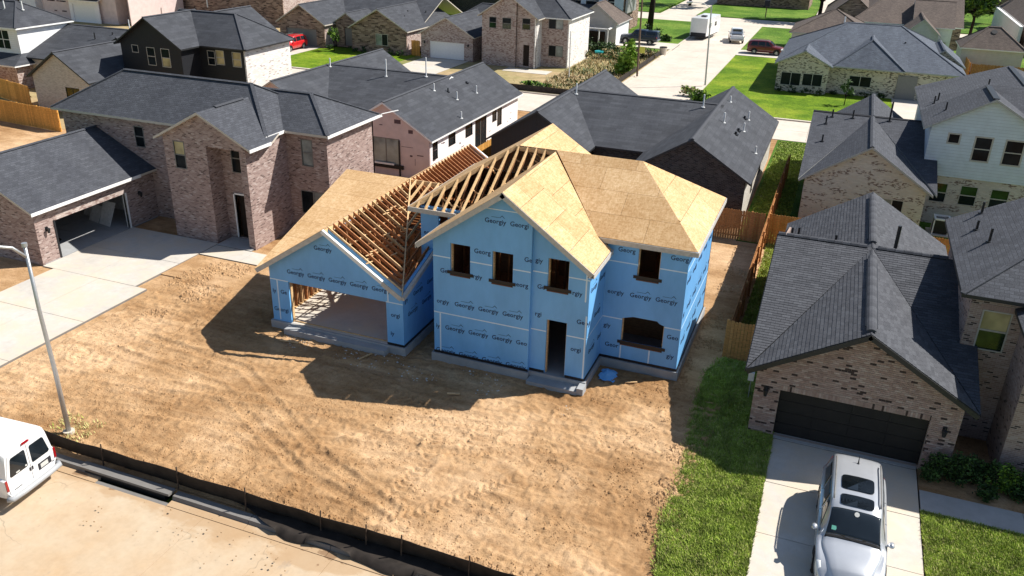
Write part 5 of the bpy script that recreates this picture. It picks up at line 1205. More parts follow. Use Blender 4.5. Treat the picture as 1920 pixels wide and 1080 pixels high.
wing(T, 'y', -72, -64, 132, 146, 3.2, 7.0, ends='gg', wm=SD_BLACK, rm=SHR, fm=FAS_WHITE)

# ------------------------------------------------------------------ fences
def fence(label, p0, p1, h=1.83, mat=CEDAR, bw=.145, single=True, name='wooden_fence', rails=1, group=None):
    T = Thing(name, label, 'fence', (p0[0], p0[1], 0), group=group)
    p0 = Vector((*p0, 0)); p1 = Vector((*p1, 0)); L = (p1-p0).length; d = (p1-p0)/L; out = Vector((d.y, -d.x, 0)); n = int(L/bw)
    post = MB(); post.box(-.045, .045, -.045, .045, 0, h+.02)
    for i in range(int(L/2.4)+1):
        q = MB(); c = p0+d*min(i*2.4, L-.05)-out*.08; q.box(c.x-.045, c.x+.045, c.y-.045, c.y+.045, 0, h); T.part('post', q, mat)
    q = MB()
    for z in (.3, h*.52, h-.25): q.beam(p0-out*.03+Vector((0, 0, z)), p1-out*.03+Vector((0, 0, z)), .04, .09)
    T.part('rail', q, mat)
    big = MB(); me = {}
    for i in range(n):
        hh = h+random.choice((-.02, 0, .01, .02)); a = p0+d*(i*bw+.006); b = p0+d*((i+1)*bw-.006); pts = [a, b, b+Vector((0, 0, hh-.03)), b-d*.03+Vector((0, 0, hh)), a+d*.03+Vector((0, 0, hh)), a+Vector((0, 0, hh-.03))]
        if single and i < 300:
            q = MB(); q.prism([p+out*.018 for p in pts], -out*.018); T.part('board', q, mat)
        else: big.prism([p+out*.018 for p in pts], -out*.018)
    if big.f: stuff(T.part('boards', big, mat))
    return T
fence('weathered wooden fence running back beside the grass strip, right of the blue house', (-2.6, 62), (-2.6, 33.5), mat=CEDARD)
fence('short cedar fence panel facing front between blue house lot and red-tan brick house', (-2.75, 33.45), (-1.1, 33.45), mat=CEDAR)
fence('brown cedar fence behind the bare side yard of the blue house', (-15.5, 48.2), (-2.7, 48.2), mat=CEDARD)
fence('brown cedar fence behind the red-tan brick house', (-2.5, 48.3), (8, 48.3), mat=CEDAR)
fence('orange cedar fence with tall boards at the left edge beside the mauve brick house', (-70, 50.1), (-57.9, 49.2), mat=CEDARY)
fence('yellow cedar fence in front of the white house at the far left', (-78, 57.5), (-67.0, 54.5), mat=CEDARY)
fence('yellow cedar fence between white sheathed house and dark house', (-23.4, 44), (-23.4, 67), mat=CEDARY)
fence('yellow cedar gate between ranch house and pink-grey brick garage', (-50.3, 95.3), (-49.1, 95.3), mat=CEDARY)
fence('low yellow fence beside the right gable of the speckled house', (11.6, 102.4), (13.7, 102.4), mat=CEDARY)
fence('brown fence running behind the speckled house and in front of the grey shed', (13.8, 112.6), (34, 112.6), mat=CEDARD)
fence('brown fence running back towards the concrete pad behind the speckled house', (13.6, 130), (13.6, 112.8), mat=CEDAR)
# ------------------------------------------------------------------ silt fence
T = Thing('silt_fence', 'black fabric silt fence on stakes running along the kerb of the dirt lot', 'silt fence', (-16, 17.2, 0))
n = 260; xs = np.linspace(-25.4, -1.5, n); m = MB(); rows = 6
def sy(x, t):
    fl = .25*max(0, min(1, (x+14.5)/3)); sag = (.03+.07*fl)*math.sin(x*1.9)*math.sin(x*.61)+.02*math.sin(x*5.3+t*3)*(.4+fl)
    return 17.24+sag*(.4+.6*t)*(1-t*.3)-.12*t+fl*.05*math.sin(x*3.1)*t
def sz(x, t): 
    hgt = .66+.018*math.sin(x*2.3)-.04*max(0, math.sin(x*.9+1))*(x > -15)
    return .0+t*hgt
for i in range(n): 
    for r in range(rows+1): t = r/rows; m.v.append((xs[i], sy(xs[i], t), sz(xs[i], t)))
for i in range(n-1):
    for r in range(rows): a = i*(rows+1)+r; m.f.append((a, a+rows+1, a+rows+2, a+1)); m.mi.append(0)
fab = T.part('fabric', m, SILT, smooth=True); sol = fab.modifiers.new('s', 'SOLIDIFY'); sol.thickness = .008
m = MB(); k0 = 0
for i in range(n):
    x = xs[i]
    if x < -16: continue
    wd = .78*min(1, (x+16)/2.5)*(.85+.15*math.sin(x*1.7))
    for r in range(6): t = r/5; y = 17.2-t*wd; m.v.append((x, y+.03*math.sin(x*4), (.09 if y > 16.56 else ZR+.05)+.015*abs(math.sin(x*2+t*5)))); 
    k0 += 1
for i in range(k0-1):
    for r in range(5): a = i*6+r; m.f.append((a, a+1, a+7, a+6)); m.mi.append(0)
T.part('fabric_flap', m, SILT, smooth=True)
for x in (-24.2, -21.3, -18.1, -15.4, -12.6, -11.0, -9.8, -7.6, -5.2): m = MB(); m.beam((x, 17.08, -.1), (x+.03, 17.12, .86), .035, .03, (0, 1, 0)); T.part('stake', m, BARK)

# mud and wet stains on the street
MUD = m_plain('mud', (.30, .19, .10), .8, .3, var=.25, scale=3); MUDW = m_plain('wet_mud', (.20, .115, .055), .45, .4, var=.3, scale=3)
def blob(name, pts, z, mat, jit=.18, sub=7):
    out = []
    for i in range(len(pts)):
        a, b = pts[i], pts[(i+1) % len(pts)]
        for k in range(sub):
            t = k/sub; out.append((a[0]+(b[0]-a[0])*t+random.uniform(-jit, jit)*.6, a[1]+(b[1]-a[1])*t+random.uniform(-jit, jit)*.4, z))
    m = MB(); m.prism(out, (0, 0, -.004)); return stuff(tag(m.build(name, mat), 'patch of brown mud washed onto the street by the kerb', 'mud'))
# ------------------------------------------------------------------ street lamps and poles
T = Thing('street_lamp', 'tall galvanised street lamp with curved arm beside the silt fence', 'street lamp', (-23.88, 18.04, 0))
m = MB(); m.tube([(-23.88, 18.04, -.1), (-23.86, 18.04, 2.6), (-23.93, 18.04, 4.9), (-23.90, 18.04, 7.35)], [.09, .078, .066, .055], 12); T.part('pole', m, GALV, smooth=True)
m = MB(); m.tube([(-23.90, 18.0, 6.95), (-24.05, 17.7, 7.35), (-24.3, 17.2, 7.55), (-24.7, 16.4, 7.62), (-25.1, 15.7, 7.6)], [.055, .05, .045, .04, .04], 10); T.part('arm', m, GALV, smooth=True)
m = MB(); m.tube([(-24.95, 15.95, 7.6), (-25.2, 15.5, 7.6), (-25.4, 15.1, 7.57)], [.05, .13, .08], 10); T.part('lamp_head', m, GALV)
m = MB(); m.tube([(-23.88, 18.04, -.05), (-23.88, 18.04, .12)], .2, 10); T.part('base', m, CONC)
m = MB(); m.tube([(-23.90, 18.04, 7.3), (-23.90, 18.04, 7.42)], .09, 10); T.part('cap', m, GALV)
T = Thing('street_lamp', 'slim grey pole on the corner by the bush, right side of the cross street', 'street lamp', (-13.81, 94, 0))
m = MB(); m.tube([(-13.81, 94, 0), (-14.1, 94, 8.2)], [.10, .07], 8); T.part('pole', m, GALV); m = MB(); m.tube([(-14.1, 94, 8.0), (-14.9, 93.6, 8.5), (-16, 93, 8.6)], .04, 6); T.part('arm', m, GALV); m = MB(); m.tube([(-16, 93, 8.6), (-16.5, 92.7, 8.55)], .12, 8); T.part('lamp_head', m, GALV)
T = Thing('utility_pole', 'tall brown pole with a yellow sign beside the overgrown verge', 'pole', (-21.85, 95.5, 0))
m = MB(); m.tube([(-21.75, 95.5, 0), (-21.95, 95.5, 11)], [.12, .09], 8); T.part('pole', m, POLE_D); m = MB(); m.box(-21.7, -21.1, 95.38, 95.42, 2.6, 3.3); T.part('sign_plate', m, m_plain('sign_yellow', (.62, .6, .10), .5))
T = Thing('white_pole', 'thin pale pole standing in the dirt before the pink-grey brick house', 'pole', (-28.44, 91.1, 0))
m = MB(); m.tube([(-28.44, 91.1, 0), (-28.5, 91.1, 5.0)], .06, 8); T.part('pole', m, PIPE_W)
T = Thing('utility_marker', 'teal capped marker post in the dry grass lot', 'marker', (-28.9, 104.6, 0))
m = MB(); m.tube([(-28.9, 104.6, 0), (-28.9, 104.6, .8)], .06, 8); T.part('post', m, PIPE_W); m = MB(); m.disc((-28.9, 104.6, .95), (0, 0, 1), .55, 14, 0, .2); T.part('cap', m, m_plain('teal_plastic', (.02, .28, .30), .4))
T = Thing('mailbox', 'dark mailbox on a post on the far lawn by the crossing', 'mailbox', (-14.5, 160.3, 0))
m = MB(); m.box(-14.58, -14.42, 160.2, 160.36, 0, 1.9); T.part('post', m, POLE_D); m = MB(); m.box(-14.9, -14.0, 159.8, 160.8, 1.9, 2.9); T.part('box', m, PLATE)
T = Thing('trash_bin', 'small white and black bin at the street edge by the overgrown corner', 'bin', (-22.3, 111.8, 0))
m = MB(); m.tube([(-22.3, 111.8, 0), (-22.3, 111.8, .9)], [.4, .5], 10); T.part('body', m, CONC); m = MB(); m.disc((-22.3, 111.8, .98), (0, 0, 1), .5, 12, 0, .08); T.part('lid', m, RUBBER)
# mesh silt fence on far verge
for lab, a, b in (('dark mesh fence along the overgrown verge of the cross street', (-22.5, 83), (-22.5, 111)), ('dark mesh fence along the verge of the back street', (-44, 81.9), (-23.5, 81.9))):
    m = MB(); m.beam((*a, .62), (*b, .62), .03, .6); tag(m.build('silt_fence', SILT), lab, 'silt fence')

# ------------------------------------------------------------------ vehicles (local +x is the front)
def crom(ts, vs, t):
    i = min(max(np.searchsorted(ts, t)-1, 0), len(ts)-2); h = ts[i+1]-ts[i]; u = (t-ts[i])/h if h else 0
    def tan(j):
        if j == 0 or j == len(ts)-1: return np.zeros_like(vs[0])
        d0 = (vs[j]-vs[j-1])/(ts[j]-ts[j-1]); d1 = (vs[j+1]-vs[j])/(ts[j+1]-ts[j])
        return np.where(d0*d1 > 0, 2*d0*d1/(d0+d1+1e-12), 0)
    m0, m1 = tan(i)*h, tan(i+1)*h; u2, u3 = u*u, u*u*u
    return (2*u3-3*u2+1)*vs[i]+(u3-2*u2+u)*m0+(-2*u3+3*u2)*vs[i+1]+(u3-u2)*m1
class Body:
    """stations: (x, zbottom, zbelt, zroof, w_bottom, w_belt, w_roof)"""
    def __init__(s, st): s.t = np.array([a[0] for a in st]); s.v = [np.array(a[1:], float) for a in st]
    def P(s, x, v):
        zb, zt, zr, wb, wt, wr = crom(s.t, s.v, x)
        K = [(0, wb*.93, zb), (.06, wb, zb+.05), (.2, wt+.015, zb+(zt-zb)*.42), (.34, wt+.012, zb+(zt-zb)*.72), (.45, wt, zt-.03), (.5, wt-.03, zt), (.55, wt-.06, zt+.02), (.76, wr+.03, zr-.09), (.80, wr, zr-.045), (.85, wr-.07, zr-.012), (.92, wr*.6, zr+.012), (1, 0, zr+.022)]
        for (a, y0, z0), (b, y1, z1) in zip(K, K[1:]):
            if v <= b: k = (v-a)/(b-a); return Vector((x, y0+(y1-y0)*k, z0+(z1-z0)*k))
        return Vector((x, 0, K[-1][2]))
    VS = [0, .06, .13, .2, .27, .34, .40, .45, .5, .55, .62, .69, .76, .80, .85, .92, 1]
    def grid(s, m, us, vs, side=1, off=0, mi=0):
        b = len(m.v); nv = len(vs)
        for x in us:
            for v in vs:
                p = s.P(x, v)
                if off:
                    e = 1e-3; du = s.P(min(x+e*10, s.t[-1]), v)-s.P(max(x-e*10, s.t[0]), v); dv = s.P(x, min(v+e, 1))-s.P(x, max(v-e, 0)); nn = du.cross(dv)
                    if nn.length > 1e-9:
                        nn.normalize()
                        if nn.y < 0 and v < .8 or (v >= .8 and nn.z < 0): nn = -nn
                        p = p+nn*off
                m.v.append((p.x, p.y*side, p.z))
        for i in range(len(us)-1):
            for j in range(nv-1):
                a = b+i*nv+j; q = (a, a+nv, a+nv+1, a+1); m.f.append(q if side > 0 else q[::-1]); m.mi.append(mi)
    def build(s, T, mat, name='body', nu=64):
        us = np.linspace(s.t[0], s.t[-1], nu); m = MB()
        for sd in (1, -1): s.grid(m, us, s.VS, sd)
        for x, fl in ((us[0], 0), (us[-1], 1)):
            ring = [s.P(x, v) for v in s.VS]; pts = [tuple(p) for p in ring]+[(p.x, -p.y, p.z) for p in reversed(ring[:-1])]
            m.poly(pts if fl else pts[::-1])
        b0 = [s.P(x, 0) for x in us]; m.v, L = m.v, len(m.v)
        for p in b0: m.v.append((p.x, p.y, p.z)); m.v.append((p.x, -p.y, p.z))
        for i in range(len(us)-1): a = L+2*i; m.f.append((a, a+1, a+3, a+2)); m.mi.append(0)
        me = m.mesh(name, mat); bm = bmesh.new(); bm.from_mesh(me); bmesh.ops.remove_doubles(bm, verts=bm.verts, dist=.0008); bmesh.ops.recalc_face_normals(bm, faces=bm.faces); bm.to_mesh(me); bm.free()
        me.polygons.foreach_set('use_smooth', [True]*len(me.polygons)); 
        o = link(bpy.data.objects.new(name, me)); o.parent = T.r
        try:
            o.data.set_sharp_from_angle(angle=math.radians(38))
        except Exception: pass
        return o
    def patch(s, T, name, x0, x1, v0, v1, mat, side=1, off=.006, skew=(0, 0), nu=10, nv=6, parent=None):
        """skew shortens the top edge at (rear, front)"""
        m = MB(); b = 0
        for i in range(nu+1):
            for j in range(nv+1):
                fj = j/nv; a = x0+skew[0]*fj; c = x1-skew[1]*fj; x = a+(c-a)*i/nu; v = v0+(v1-v0)*fj; p = s.P(x, v)
                e = .002; du = s.P(min(x+.02, s.t[-1]), v)-s.P(max(x-.02, s.t[0]), v); dv = s.P(x, min(v+e, 1))-s.P(x, max(v-e, 0)); nn = du.cross(dv); nn.normalize()
                if (v < .78 and nn.y < 0) or (v >= .78 and nn.z < 0): nn = -nn
                p = p+nn*off; m.v.append((p.x, p.y*side, p.z))
        for i in range(nu):
            for j in range(nv): a = i*(nv+1)+j; m.f.append((a, a+nv+1, a+nv+2, a+1) if side > 0 else (a, a+1, a+nv+2, a+nv+1)); m.mi.append(0)
        me = m.mesh(name, mat, smooth=True); o = link(bpy.data.objects.new(name, me)); o.parent = parent or T.r; sm = o.modifiers.new('s', 'SOLIDIFY'); sm.thickness = .006; sm.offset = 0; return o
def lpart(T, name, mb, mat, parent=None, smooth=False):
    o = link(bpy.data.objects.new(name, mb.mesh(name, mat, smooth=smooth))); o.parent = parent or T.r; return o
def full(T, B, name, x0, x1, v0, mat, off=.006, n=10):
    """patch crossing the centre line (windscreen)"""
    m = MB(); vs = list(np.linspace(v0, 1, 7)); cols = [(v, 1) for v in vs]+[(v, -1) for v in reversed(vs[:-1])]
    for i in range(n+1):
        x = x0+(x1-x0)*i/n
        for v, sd in cols:
            p = B.P(x, v); du = B.P(x+.02, .95)-B.P(x-.02, .95); nn = Vector((-du.z, 0, du.x)).normalized()
            if nn.z < 0: nn = -nn
            p = p+nn*off; m.v.append((p.x, p.y*sd, p.z))
    k = len(cols)
    for i in range(n):
        for j in range(k-1): a = i*k+j; m.f.append((a, a+1, a+k+1, a+k)); m.mi.append(0)
    o = lpart(T, name, m, mat, smooth=True); sm = o.modifiers.new('s', 'SOLIDIFY'); sm.thickness = .006; sm.offset = 0; return o
def wheel(T, x, y, r=.36, w=.24):
    sd = 1 if y > 0 else -1; m = MB(); m.tube([(x, y-sd*w, r), (x, y-sd*w*.98, r), (x, y-sd*.03, r), (x, y, r)], [r*.7, r*.98, r, r*.86], 24); wl = lpart(T, 'wheel', m, RUBBER, smooth=False)
    m = MB(); m.disc((x, y+sd*.006, r), (0, sd, 0), r*.30, 16)
    for k in range(5):
        a = 2*math.pi*k/5+.3; c, s_ = math.cos(a), math.sin(a); m.beam((x+c*r*.1, y+sd*.012, r+s_*r*.1), (x+c*r*.64, y+sd*.006, r+s_*r*.64), r*.22, .03, (0, sd, 0))
    pts = []
    for k in range(24):
        a = 2*math.pi*k/24; b = 2*math.pi*(k+1)/24
        m.prism([(x+math.cos(t)*q*r, y+sd*.01, r+math.sin(t)*q*r) for t, q in ((a, .6), (b, .6), (b, .68), (a, .68))], (0, -sd*.03, 0))
    lpart(T, 'rim', m, RIM, wl)
    m = MB(); m.disc((x, y-sd*.012, r), (0, sd, 0), r*.63, 16, 0, .01); lpart(T, 'brake', m, PLATE, wl)
def arches(T, B, xs, yw, r=.36):
    for x in xs:
        for sd in (1, -1):
            m = MB(); y = sd*(yw)
            for k in range(12):
                a, b = math.pi*k/12-.12*(k == 0), math.pi*(k+1)/12+.12*(k == 11)
                m.prism([(x+math.cos(t)*q, y, r+math.sin(t)*q) for t, q in ((a, r*.5), (b, r*.5), (b, r*1.17), (a, r*1.17))], (0, -sd*.1, 0))
            lpart(T, 'wheel_arch', m, RUBBER)

def suv(label, loc, rz, paint, cat='car', name='parked_suv', detail=True, L=4.8, Hh=1.0, group=None):
    T = Thing(name, label, cat, loc, rz, group)
    B = Body([(-2.38, .42, .85, 1.10, .72, .80, .60), (-2.33, .30, .98, 1.42, .84, .88, .66), (-2.2, .26, 1.03, 1.60, .87, .92, .68), (-1.7, .25, 1.03, 1.69, .88, .945, .69), (-.6, .25, 1.02, 1.73, .88, .95, .69), (.15, .25, 1.01, 1.72, .88, .95, .68), (.55, .25, 1.0, 1.60, .88, .95, .67), (1.12, .25, .99, 1.16, .88, .945, .74), (1.3, .25, .96, 1.07, .88, .94, .78), (1.9, .25, .88, 1.0, .86, .90, .62), (2.22, .26, .74, .90, .80, .84, .52), (2.38, .32, .62, .74, .68, .74, .44)])
    B.build(T, paint)
    full(T, B, 'windscreen', .48, 1.10, .80, CARGL, .008)
    for sd in (1, -1):
        B.patch(T, 'side_window', -.02, .72, .565, .74, CARGL, sd, .006, (0, .50)); B.patch(T, 'side_window', -.98, -.10, .565, .74, CARGL, sd, .006, (0.02, .02)); B.patch(T, 'side_window', -2.0, -1.06, .565, .74, CARGL, sd, .006, (.22, 0))
        B.patch(T, 'head_lamp', 1.93, 2.27, .34, .60, HEADL, sd, .006, (.05, .12)); B.patch(T, 'tail_lamp', -2.335, -2.24, .38, .74, TAIL, sd, .008)
        m = MB(); y = sd*.64
        m.tube([(-1.85, y, 1.735), (-1.7, y, 1.775), (-.9, y, 1.80), (0, y, 1.79), (.22, y, 1.735)], .022, 8); lpart(T, 'roof_rail', m, WIN_BRONZE, smooth=True)
        m = MB(); m.tube([(.88, sd*.90, 1.02), (.86, sd*1.02, 1.08)], [.03, .05], 8); m.tube([(.80, sd*1.00, 1.09), (.84, sd*1.03, 1.09), (.94, sd*1.05, 1.09), (.99, sd*1.05, 1.09)], [.04, .085, .07, .02], 12); lpart(T, 'side_mirror', m, paint, smooth=True)
        for x in (-.25, -1.15): m = MB(); m.box(x-.11, x+.11, sd*.955-.012, sd*.955+.012, .87, .90); lpart(T, 'door_handle', m, paint)
        for x0 in (-1.02, -.06): B.patch(T, 'door_seam', x0-.006, x0+.006, .08, .54, RUBBER, sd, .003, (0, 0), 1, 8)
    for x in (-1.42, 1.44):
        for sd in (1, -1): wheel(T, x, sd*.955)
    arches(T, B, (-1.42, 1.44), .965)
    if detail:
        for x0, x1 in ((-.98, -.30), (-.05, .38)):
            m = MB(); zs = lambda x, y: B.P(x, .92).z+.018-.02*(abs(y)/.5)
            pts = []
            for k in range(24):
                a = 2*math.pi*k/24; cx, cy = (x0+x1)/2, 0; ca, sa = math.cos(a), math.sin(a); q = .28
                px = cx+(x1-x0)/2*math.copysign(abs(ca)**q, ca); py = .46*math.copysign(abs(sa)**q, sa); pts.append((px, py, 0))
            zt_ = lambda xx, yy: B.P(xx, .97).z+.036-.02*(abs(yy)/.46)**2
            m.v += [(p[0]*1.0, p[1], zt_(p[0], p[1])) for p in pts]+[((x0+x1)/2, 0, zt_((x0+x1)/2, 0)+.004)]
            for k in range(24): m.f.append((k, (k+1) % 24, 24)); m.mi.append(0); lpart(T, 'sunroof', m, CARGL)
        m = MB(); m.tube([(-1.72, 0, 1.70), (-1.78, 0, 1.76), (-1.86, 0, 1.92)], [.035, .018, .006], 8); lpart(T, 'antenna', m, RUBBER)
        full(T, B, 'cowl', 1.11, 1.19, .80, RUBBER, .004, 3)
        for sd in (1, -1): m = MB(); m.beam((1.16, sd*.06+.02, 1.165), (1.04, sd*.55, 1.225), .025, .015); lpart(T, 'wiper', m, RUBBER)
        m = MB(); m.box(2.28, 2.345, -.40, .40, .42, .62); lpart(T, 'grille', m, PLATE)
        m = MB(); zz = lambda x: B.P(x, .88).z+.022; m.poly([(1.02, -.60, zz(1.02)), (1.02, -.36, zz(1.02)), (.93, -.36, zz(.93)), (.93, -.60, zz(.93))]); lpart(T, 'windscreen_sticker', m, m_plain('sticker_teal', (.12, .38, .30), .5))
        m = MB(); m.disc((.60, .02, B.P(.60, .98).z+.03), (.75, 0, 1), .07, 12, 0, .01); lpart(T, 'toll_tag', m, PLATEW)
    m = MB(); m.box(-2.42, -2.2, -.78, .78, .34, .56); lpart(T, 'rear_bumper', m, paint)
    m = MB(); m.prism([(-2.375, -.55, 1.08), (-2.375, .55, 1.08), (-2.30, .5, 1.46), (-2.30, -.5, 1.46)], (-.02, 0, 0)); lpart(T, 'rear_window', m, CARGL)
    return T
SV = suv('silver SUV with twin dark sunroofs and roof rails parked on the right driveway', (2.62, 22.88, .07), math.radians(-90), P_SILVER); SV.r.scale = (1.09, 1.03, 1.03)
suv('dark red SUV on the driveway by the corner lawn, facing right', (-10.1, 119.2, .05), 0, P_RED, detail=False)
suv('bright red car glimpsed beyond the white side wall of the black house', (-65.2, 91.3, .05), math.radians(-90), P_REDB, detail=False)
def pickup(label, loc, rz, paint, canopy):
    T = Thing('pickup_truck', label, 'pickup truck', loc, rz)
    zc = 1.82 if canopy else 1.18; wr = .72 if canopy else .86
    B = Body([(-2.68, .45, 1.0, zc-.1 if canopy else 1.1, .84, .92, wr), (-2.6, .42, 1.12, zc, .90, .98, wr), (-1.1, .40, 1.14, zc, .92, .99, wr), (-1.0, .40, 1.14, 1.88, .92, .99, .74), (.35, .40, 1.13, 1.90, .92, .99, .74), (.5, .40, 1.12, 1.84, .92, .99, .74), (1.15, .40, 1.12, 1.27, .92, .985, .80), (1.4, .40, 1.08, 1.2, .92, .98, .82), (2.5, .42, 1.02, 1.10, .90, .95, .76), (2.72, .5, .9, .96, .8, .85, .6)])
    B.build(T, paint); full(T, B, 'windscreen', .52, 1.12, .80, CARGL, .008)
    for sd in (1, -1):
        B.patch(T, 'side_window', .0, .78, .57, .74, CARGL, sd, .008, (0, .42)); B.patch(T, 'side_window', -.95, -.08, .57, .74, CARGL, sd, .008)
        if canopy: B.patch(T, 'side_window', -2.4, -1.1, .58, .74, CARGL, sd, .008)
        B.patch(T, 'tail_lamp', -2.66, -2.55, .36, .50, TAIL, sd, .01); B.patch(T, 'head_lamp', 2.45, 2.66, .34, .5, HEADL, sd, .01)
        m = MB(); m.tube([(.78, sd*.98, 1.2), (.8, sd*1.14, 1.25)], [.05, .12], 8); lpart(T, 'side_mirror', m, paint)
    if not canopy:
        m = MB(); m.box(-2.6, -1.05, -.74, .74, 1.195, 1.205); lpart(T, 'bed', m, PLATE)
        m = MB(); m.prism([(-1.03, -.66, 1.3), (-1.03, .66, 1.3), (-1.03, .6, 1.78), (-1.03, -.6, 1.78)], (-.03, 0, 0)); lpart(T, 'rear_window', m, CARGL)
    for x in (-1.7, 1.75):
        for sd in (1, -1): wheel(T, x, sd*.99, .40, .26)
    arches(T, B, (-1.7, 1.75), 1.0, .40)
    m = MB(); m.box(-2.8, -2.6, -.9, .9, .5, .68); lpart(T, 'rear_bumper', m, RIM)
    return T
pickup('dark navy pickup with closed canopy parked on the driveway left of the trailer', (-27.3, 119.3, .05), math.pi, P_NAVY, True)
pickup('white pickup parked at the right kerb of the cross street', (-15.4, 129.5, ZR+.05), math.radians(100), P_WHITE, False)
# camper trailer
T = Thing('travel_trailer', 'white travel trailer with roof vent parked at the left kerb of the cross street', 'trailer', (-20.3, 131.5, ZR+.05), math.radians(84))
m = MB()
pr = [(-3.6, .55), (3.3, .55), (3.75, 1.2), (3.75, 2.3), (3.35, 3.0), (-3.6, 3.0)]
m.prism([(x, 1.22, z) for x, z in pr], (0, -2.44, 0)); lpart(T, 'body', m, P_WHITE)
m = MB(); m.box(-3.5, 3.2, -1.1, 1.1, .38, .55); lpart(T, 'chassis', m, PLATE)
m = MB(); m.box(-1.6, -.7, -.35, .35, 3.0, 3.18); lpart(T, 'roof_vent', m, PLATE)
m = MB(); m.box(-3.63, -3.6, -1.1, 1.1, .6, 1.0); lpart(T, 'rear_panel', m, PLATE); m = MB(); m.box(-3.68, -3.6, -1.15, 1.15, .42, .6); lpart(T, 'rear_bumper', m, PLATE)
for y in (1.225, -1.24):
    m = MB(); m.box(-2.6, -1.4, y, y+.015, 1.6, 2.2); lpart(T, 'side_window', m, CARGL); m = MB(); m.box(.6, 1.6, y, y+.015, 1.6, 2.2); lpart(T, 'side_window', m, CARGL); m = MB(); m.box(-.6, .05, y, y+.015, .7, 2.5); lpart(T, 'door', m, FAS_WHITE)
for x in (-.6, .35):
    for sd in (1, -1): wheel(T, x, sd*1.18, .36, .22)
m = MB(); m.beam((3.4, .5, .5), (4.8, 0, .5), .08, .1); m.beam((3.4, -.5, .5), (4.8, 0, .5), .08, .1); lpart(T, 'drawbar', m, PLATE)

# white van
T = Thing('white_van', 'white cargo van with dark rear door windows parked in the street, lower left', 'van', (-25.15, 15.0, ZR), math.radians(184.5))
B = Body([(-2.86, .48, 1.15, 2.00, .90, 1.00, .78), (-2.84, .42, 1.18, 2.07, .94, 1.01, .80), (-2.6, .40, 1.2, 2.13, .96, 1.015, .80), (-.5, .38, 1.2, 2.15, .96, 1.02, .80), (.9, .38, 1.2, 2.12, .96, 1.02, .79), (1.2, .38, 1.2, 2.02, .96, 1.02, .78), (1.95, .38, 1.2, 1.36, .96, 1.0, .80), (2.2, .38, 1.12, 1.22, .95, .99, .80), (2.6, .40, 1.0, 1.06, .9, .94, .7), (2.74, .46, .85, .9, .8, .84, .6)])
B.build(T, P_WHITE)
full(T, B, 'windscreen', 1.25, 1.93, .80, CARGL, .008)
for sd in (1, -1):
    B.patch(T, 'side_window', .55, 1.5, .57, .74, CARGL, sd, .008, (0, .45)); m = MB(); m.tube([(1.3, sd*1.0, 1.3), (1.32, sd*1.2, 1.35)], [.04, .14], 8); lpart(T, 'side_mirror', m, RUBBER)
for x in (-1.75, 1.75):
    for sd in (1, -1): wheel(T, x, sd*1.02, .37, .24)
arches(T, B, (-1.75, 1.75), 1.03, .37)
xr = -2.865
def rear(name, pts, mat, th=.02, dx=0, par=None):
    m = MB(); m.prism([(xr-dx+ (.10*max(0, (z-1.15)/1.0)**1.5 if 0 else 0), y, z) for y, z in pts], (-th, 0, 0)); return lpart(T, name, m, mat, par)
for sd in (1, -1):
    d = rear('rear_door', [(sd*.015, .62), (sd*.90, .62), (sd*.93, 1.15), (sd*.72, 1.90), (sd*.66, 1.95), (sd*.015, 1.96)], P_WHITE, .018)
    def rp(pts, r=.05):
        return pts
    w_ = [(sd*.09, 1.22), (sd*.12, 1.17), (sd*.74, 1.17), (sd*.79, 1.22), (sd*.665, 1.76), (sd*.62, 1.81), (sd*.13, 1.81), (sd*.09, 1.77)]
    rear('rear_window', w_, CARGL, .012, .018, d)
    rear('tail_lamp', [(sd*.93, .78), (sd*1.005, .78), (sd*1.01, 1.16), (sd*.93, 1.16)], TAIL, .03)
    m = MB(); m.box(xr-.05, xr-.018, sd*.05-.015, sd*.05+.015, .95, 1.07); lpart(T, 'door_handle', m, PLATE, d)
m = MB(); m.tube([(xr+.02, -1.03, .50), (xr-.12, -.96, .50), (xr-.15, -.5, .50), (xr-.15, .5, .50), (xr-.12, .96, .50), (xr+.02, 1.03, .50)], .095, 10); lpart(T, 'rear_bumper', m, P_GREY, smooth=True)
rear('third_brake_lamp', [(-.16, 2.0), (.16, 2.0), (.13, 2.055), (-.13, 2.055)], TAIL, .05)
# image left is +y for the turned van; the plate sits on the kerb side door
m = MB(); m.box(xr-.035, xr-.018, -.78, -.26, .74, .98); pl_ = lpart(T, 'plate_holder', m, PLATE); m = MB(); m.box(xr-.042, xr-.035, -.64, -.34, .78, .93); pq = lpart(T, 'number_plate', m, PLATEW, pl_)
m = MB(); m.box(xr-.025, xr-.018, .45, .75, .68, .705); lpart(T, 'badge', m, PIPE_B); m = MB(); m.box(xr-.025, xr-.018, -.9, -.8, .70, .73); lpart(T, 'badge', m, PIPE_B)
m = MB(); m.disc((xr-.032, .16, 1.24), (-1, 0, 0), .035, 10, 0, .004); m.box(xr-.035, xr-.03, .42, .56, 1.2, 1.25); lpart(T, 'window_sticker', m, PLATEW)

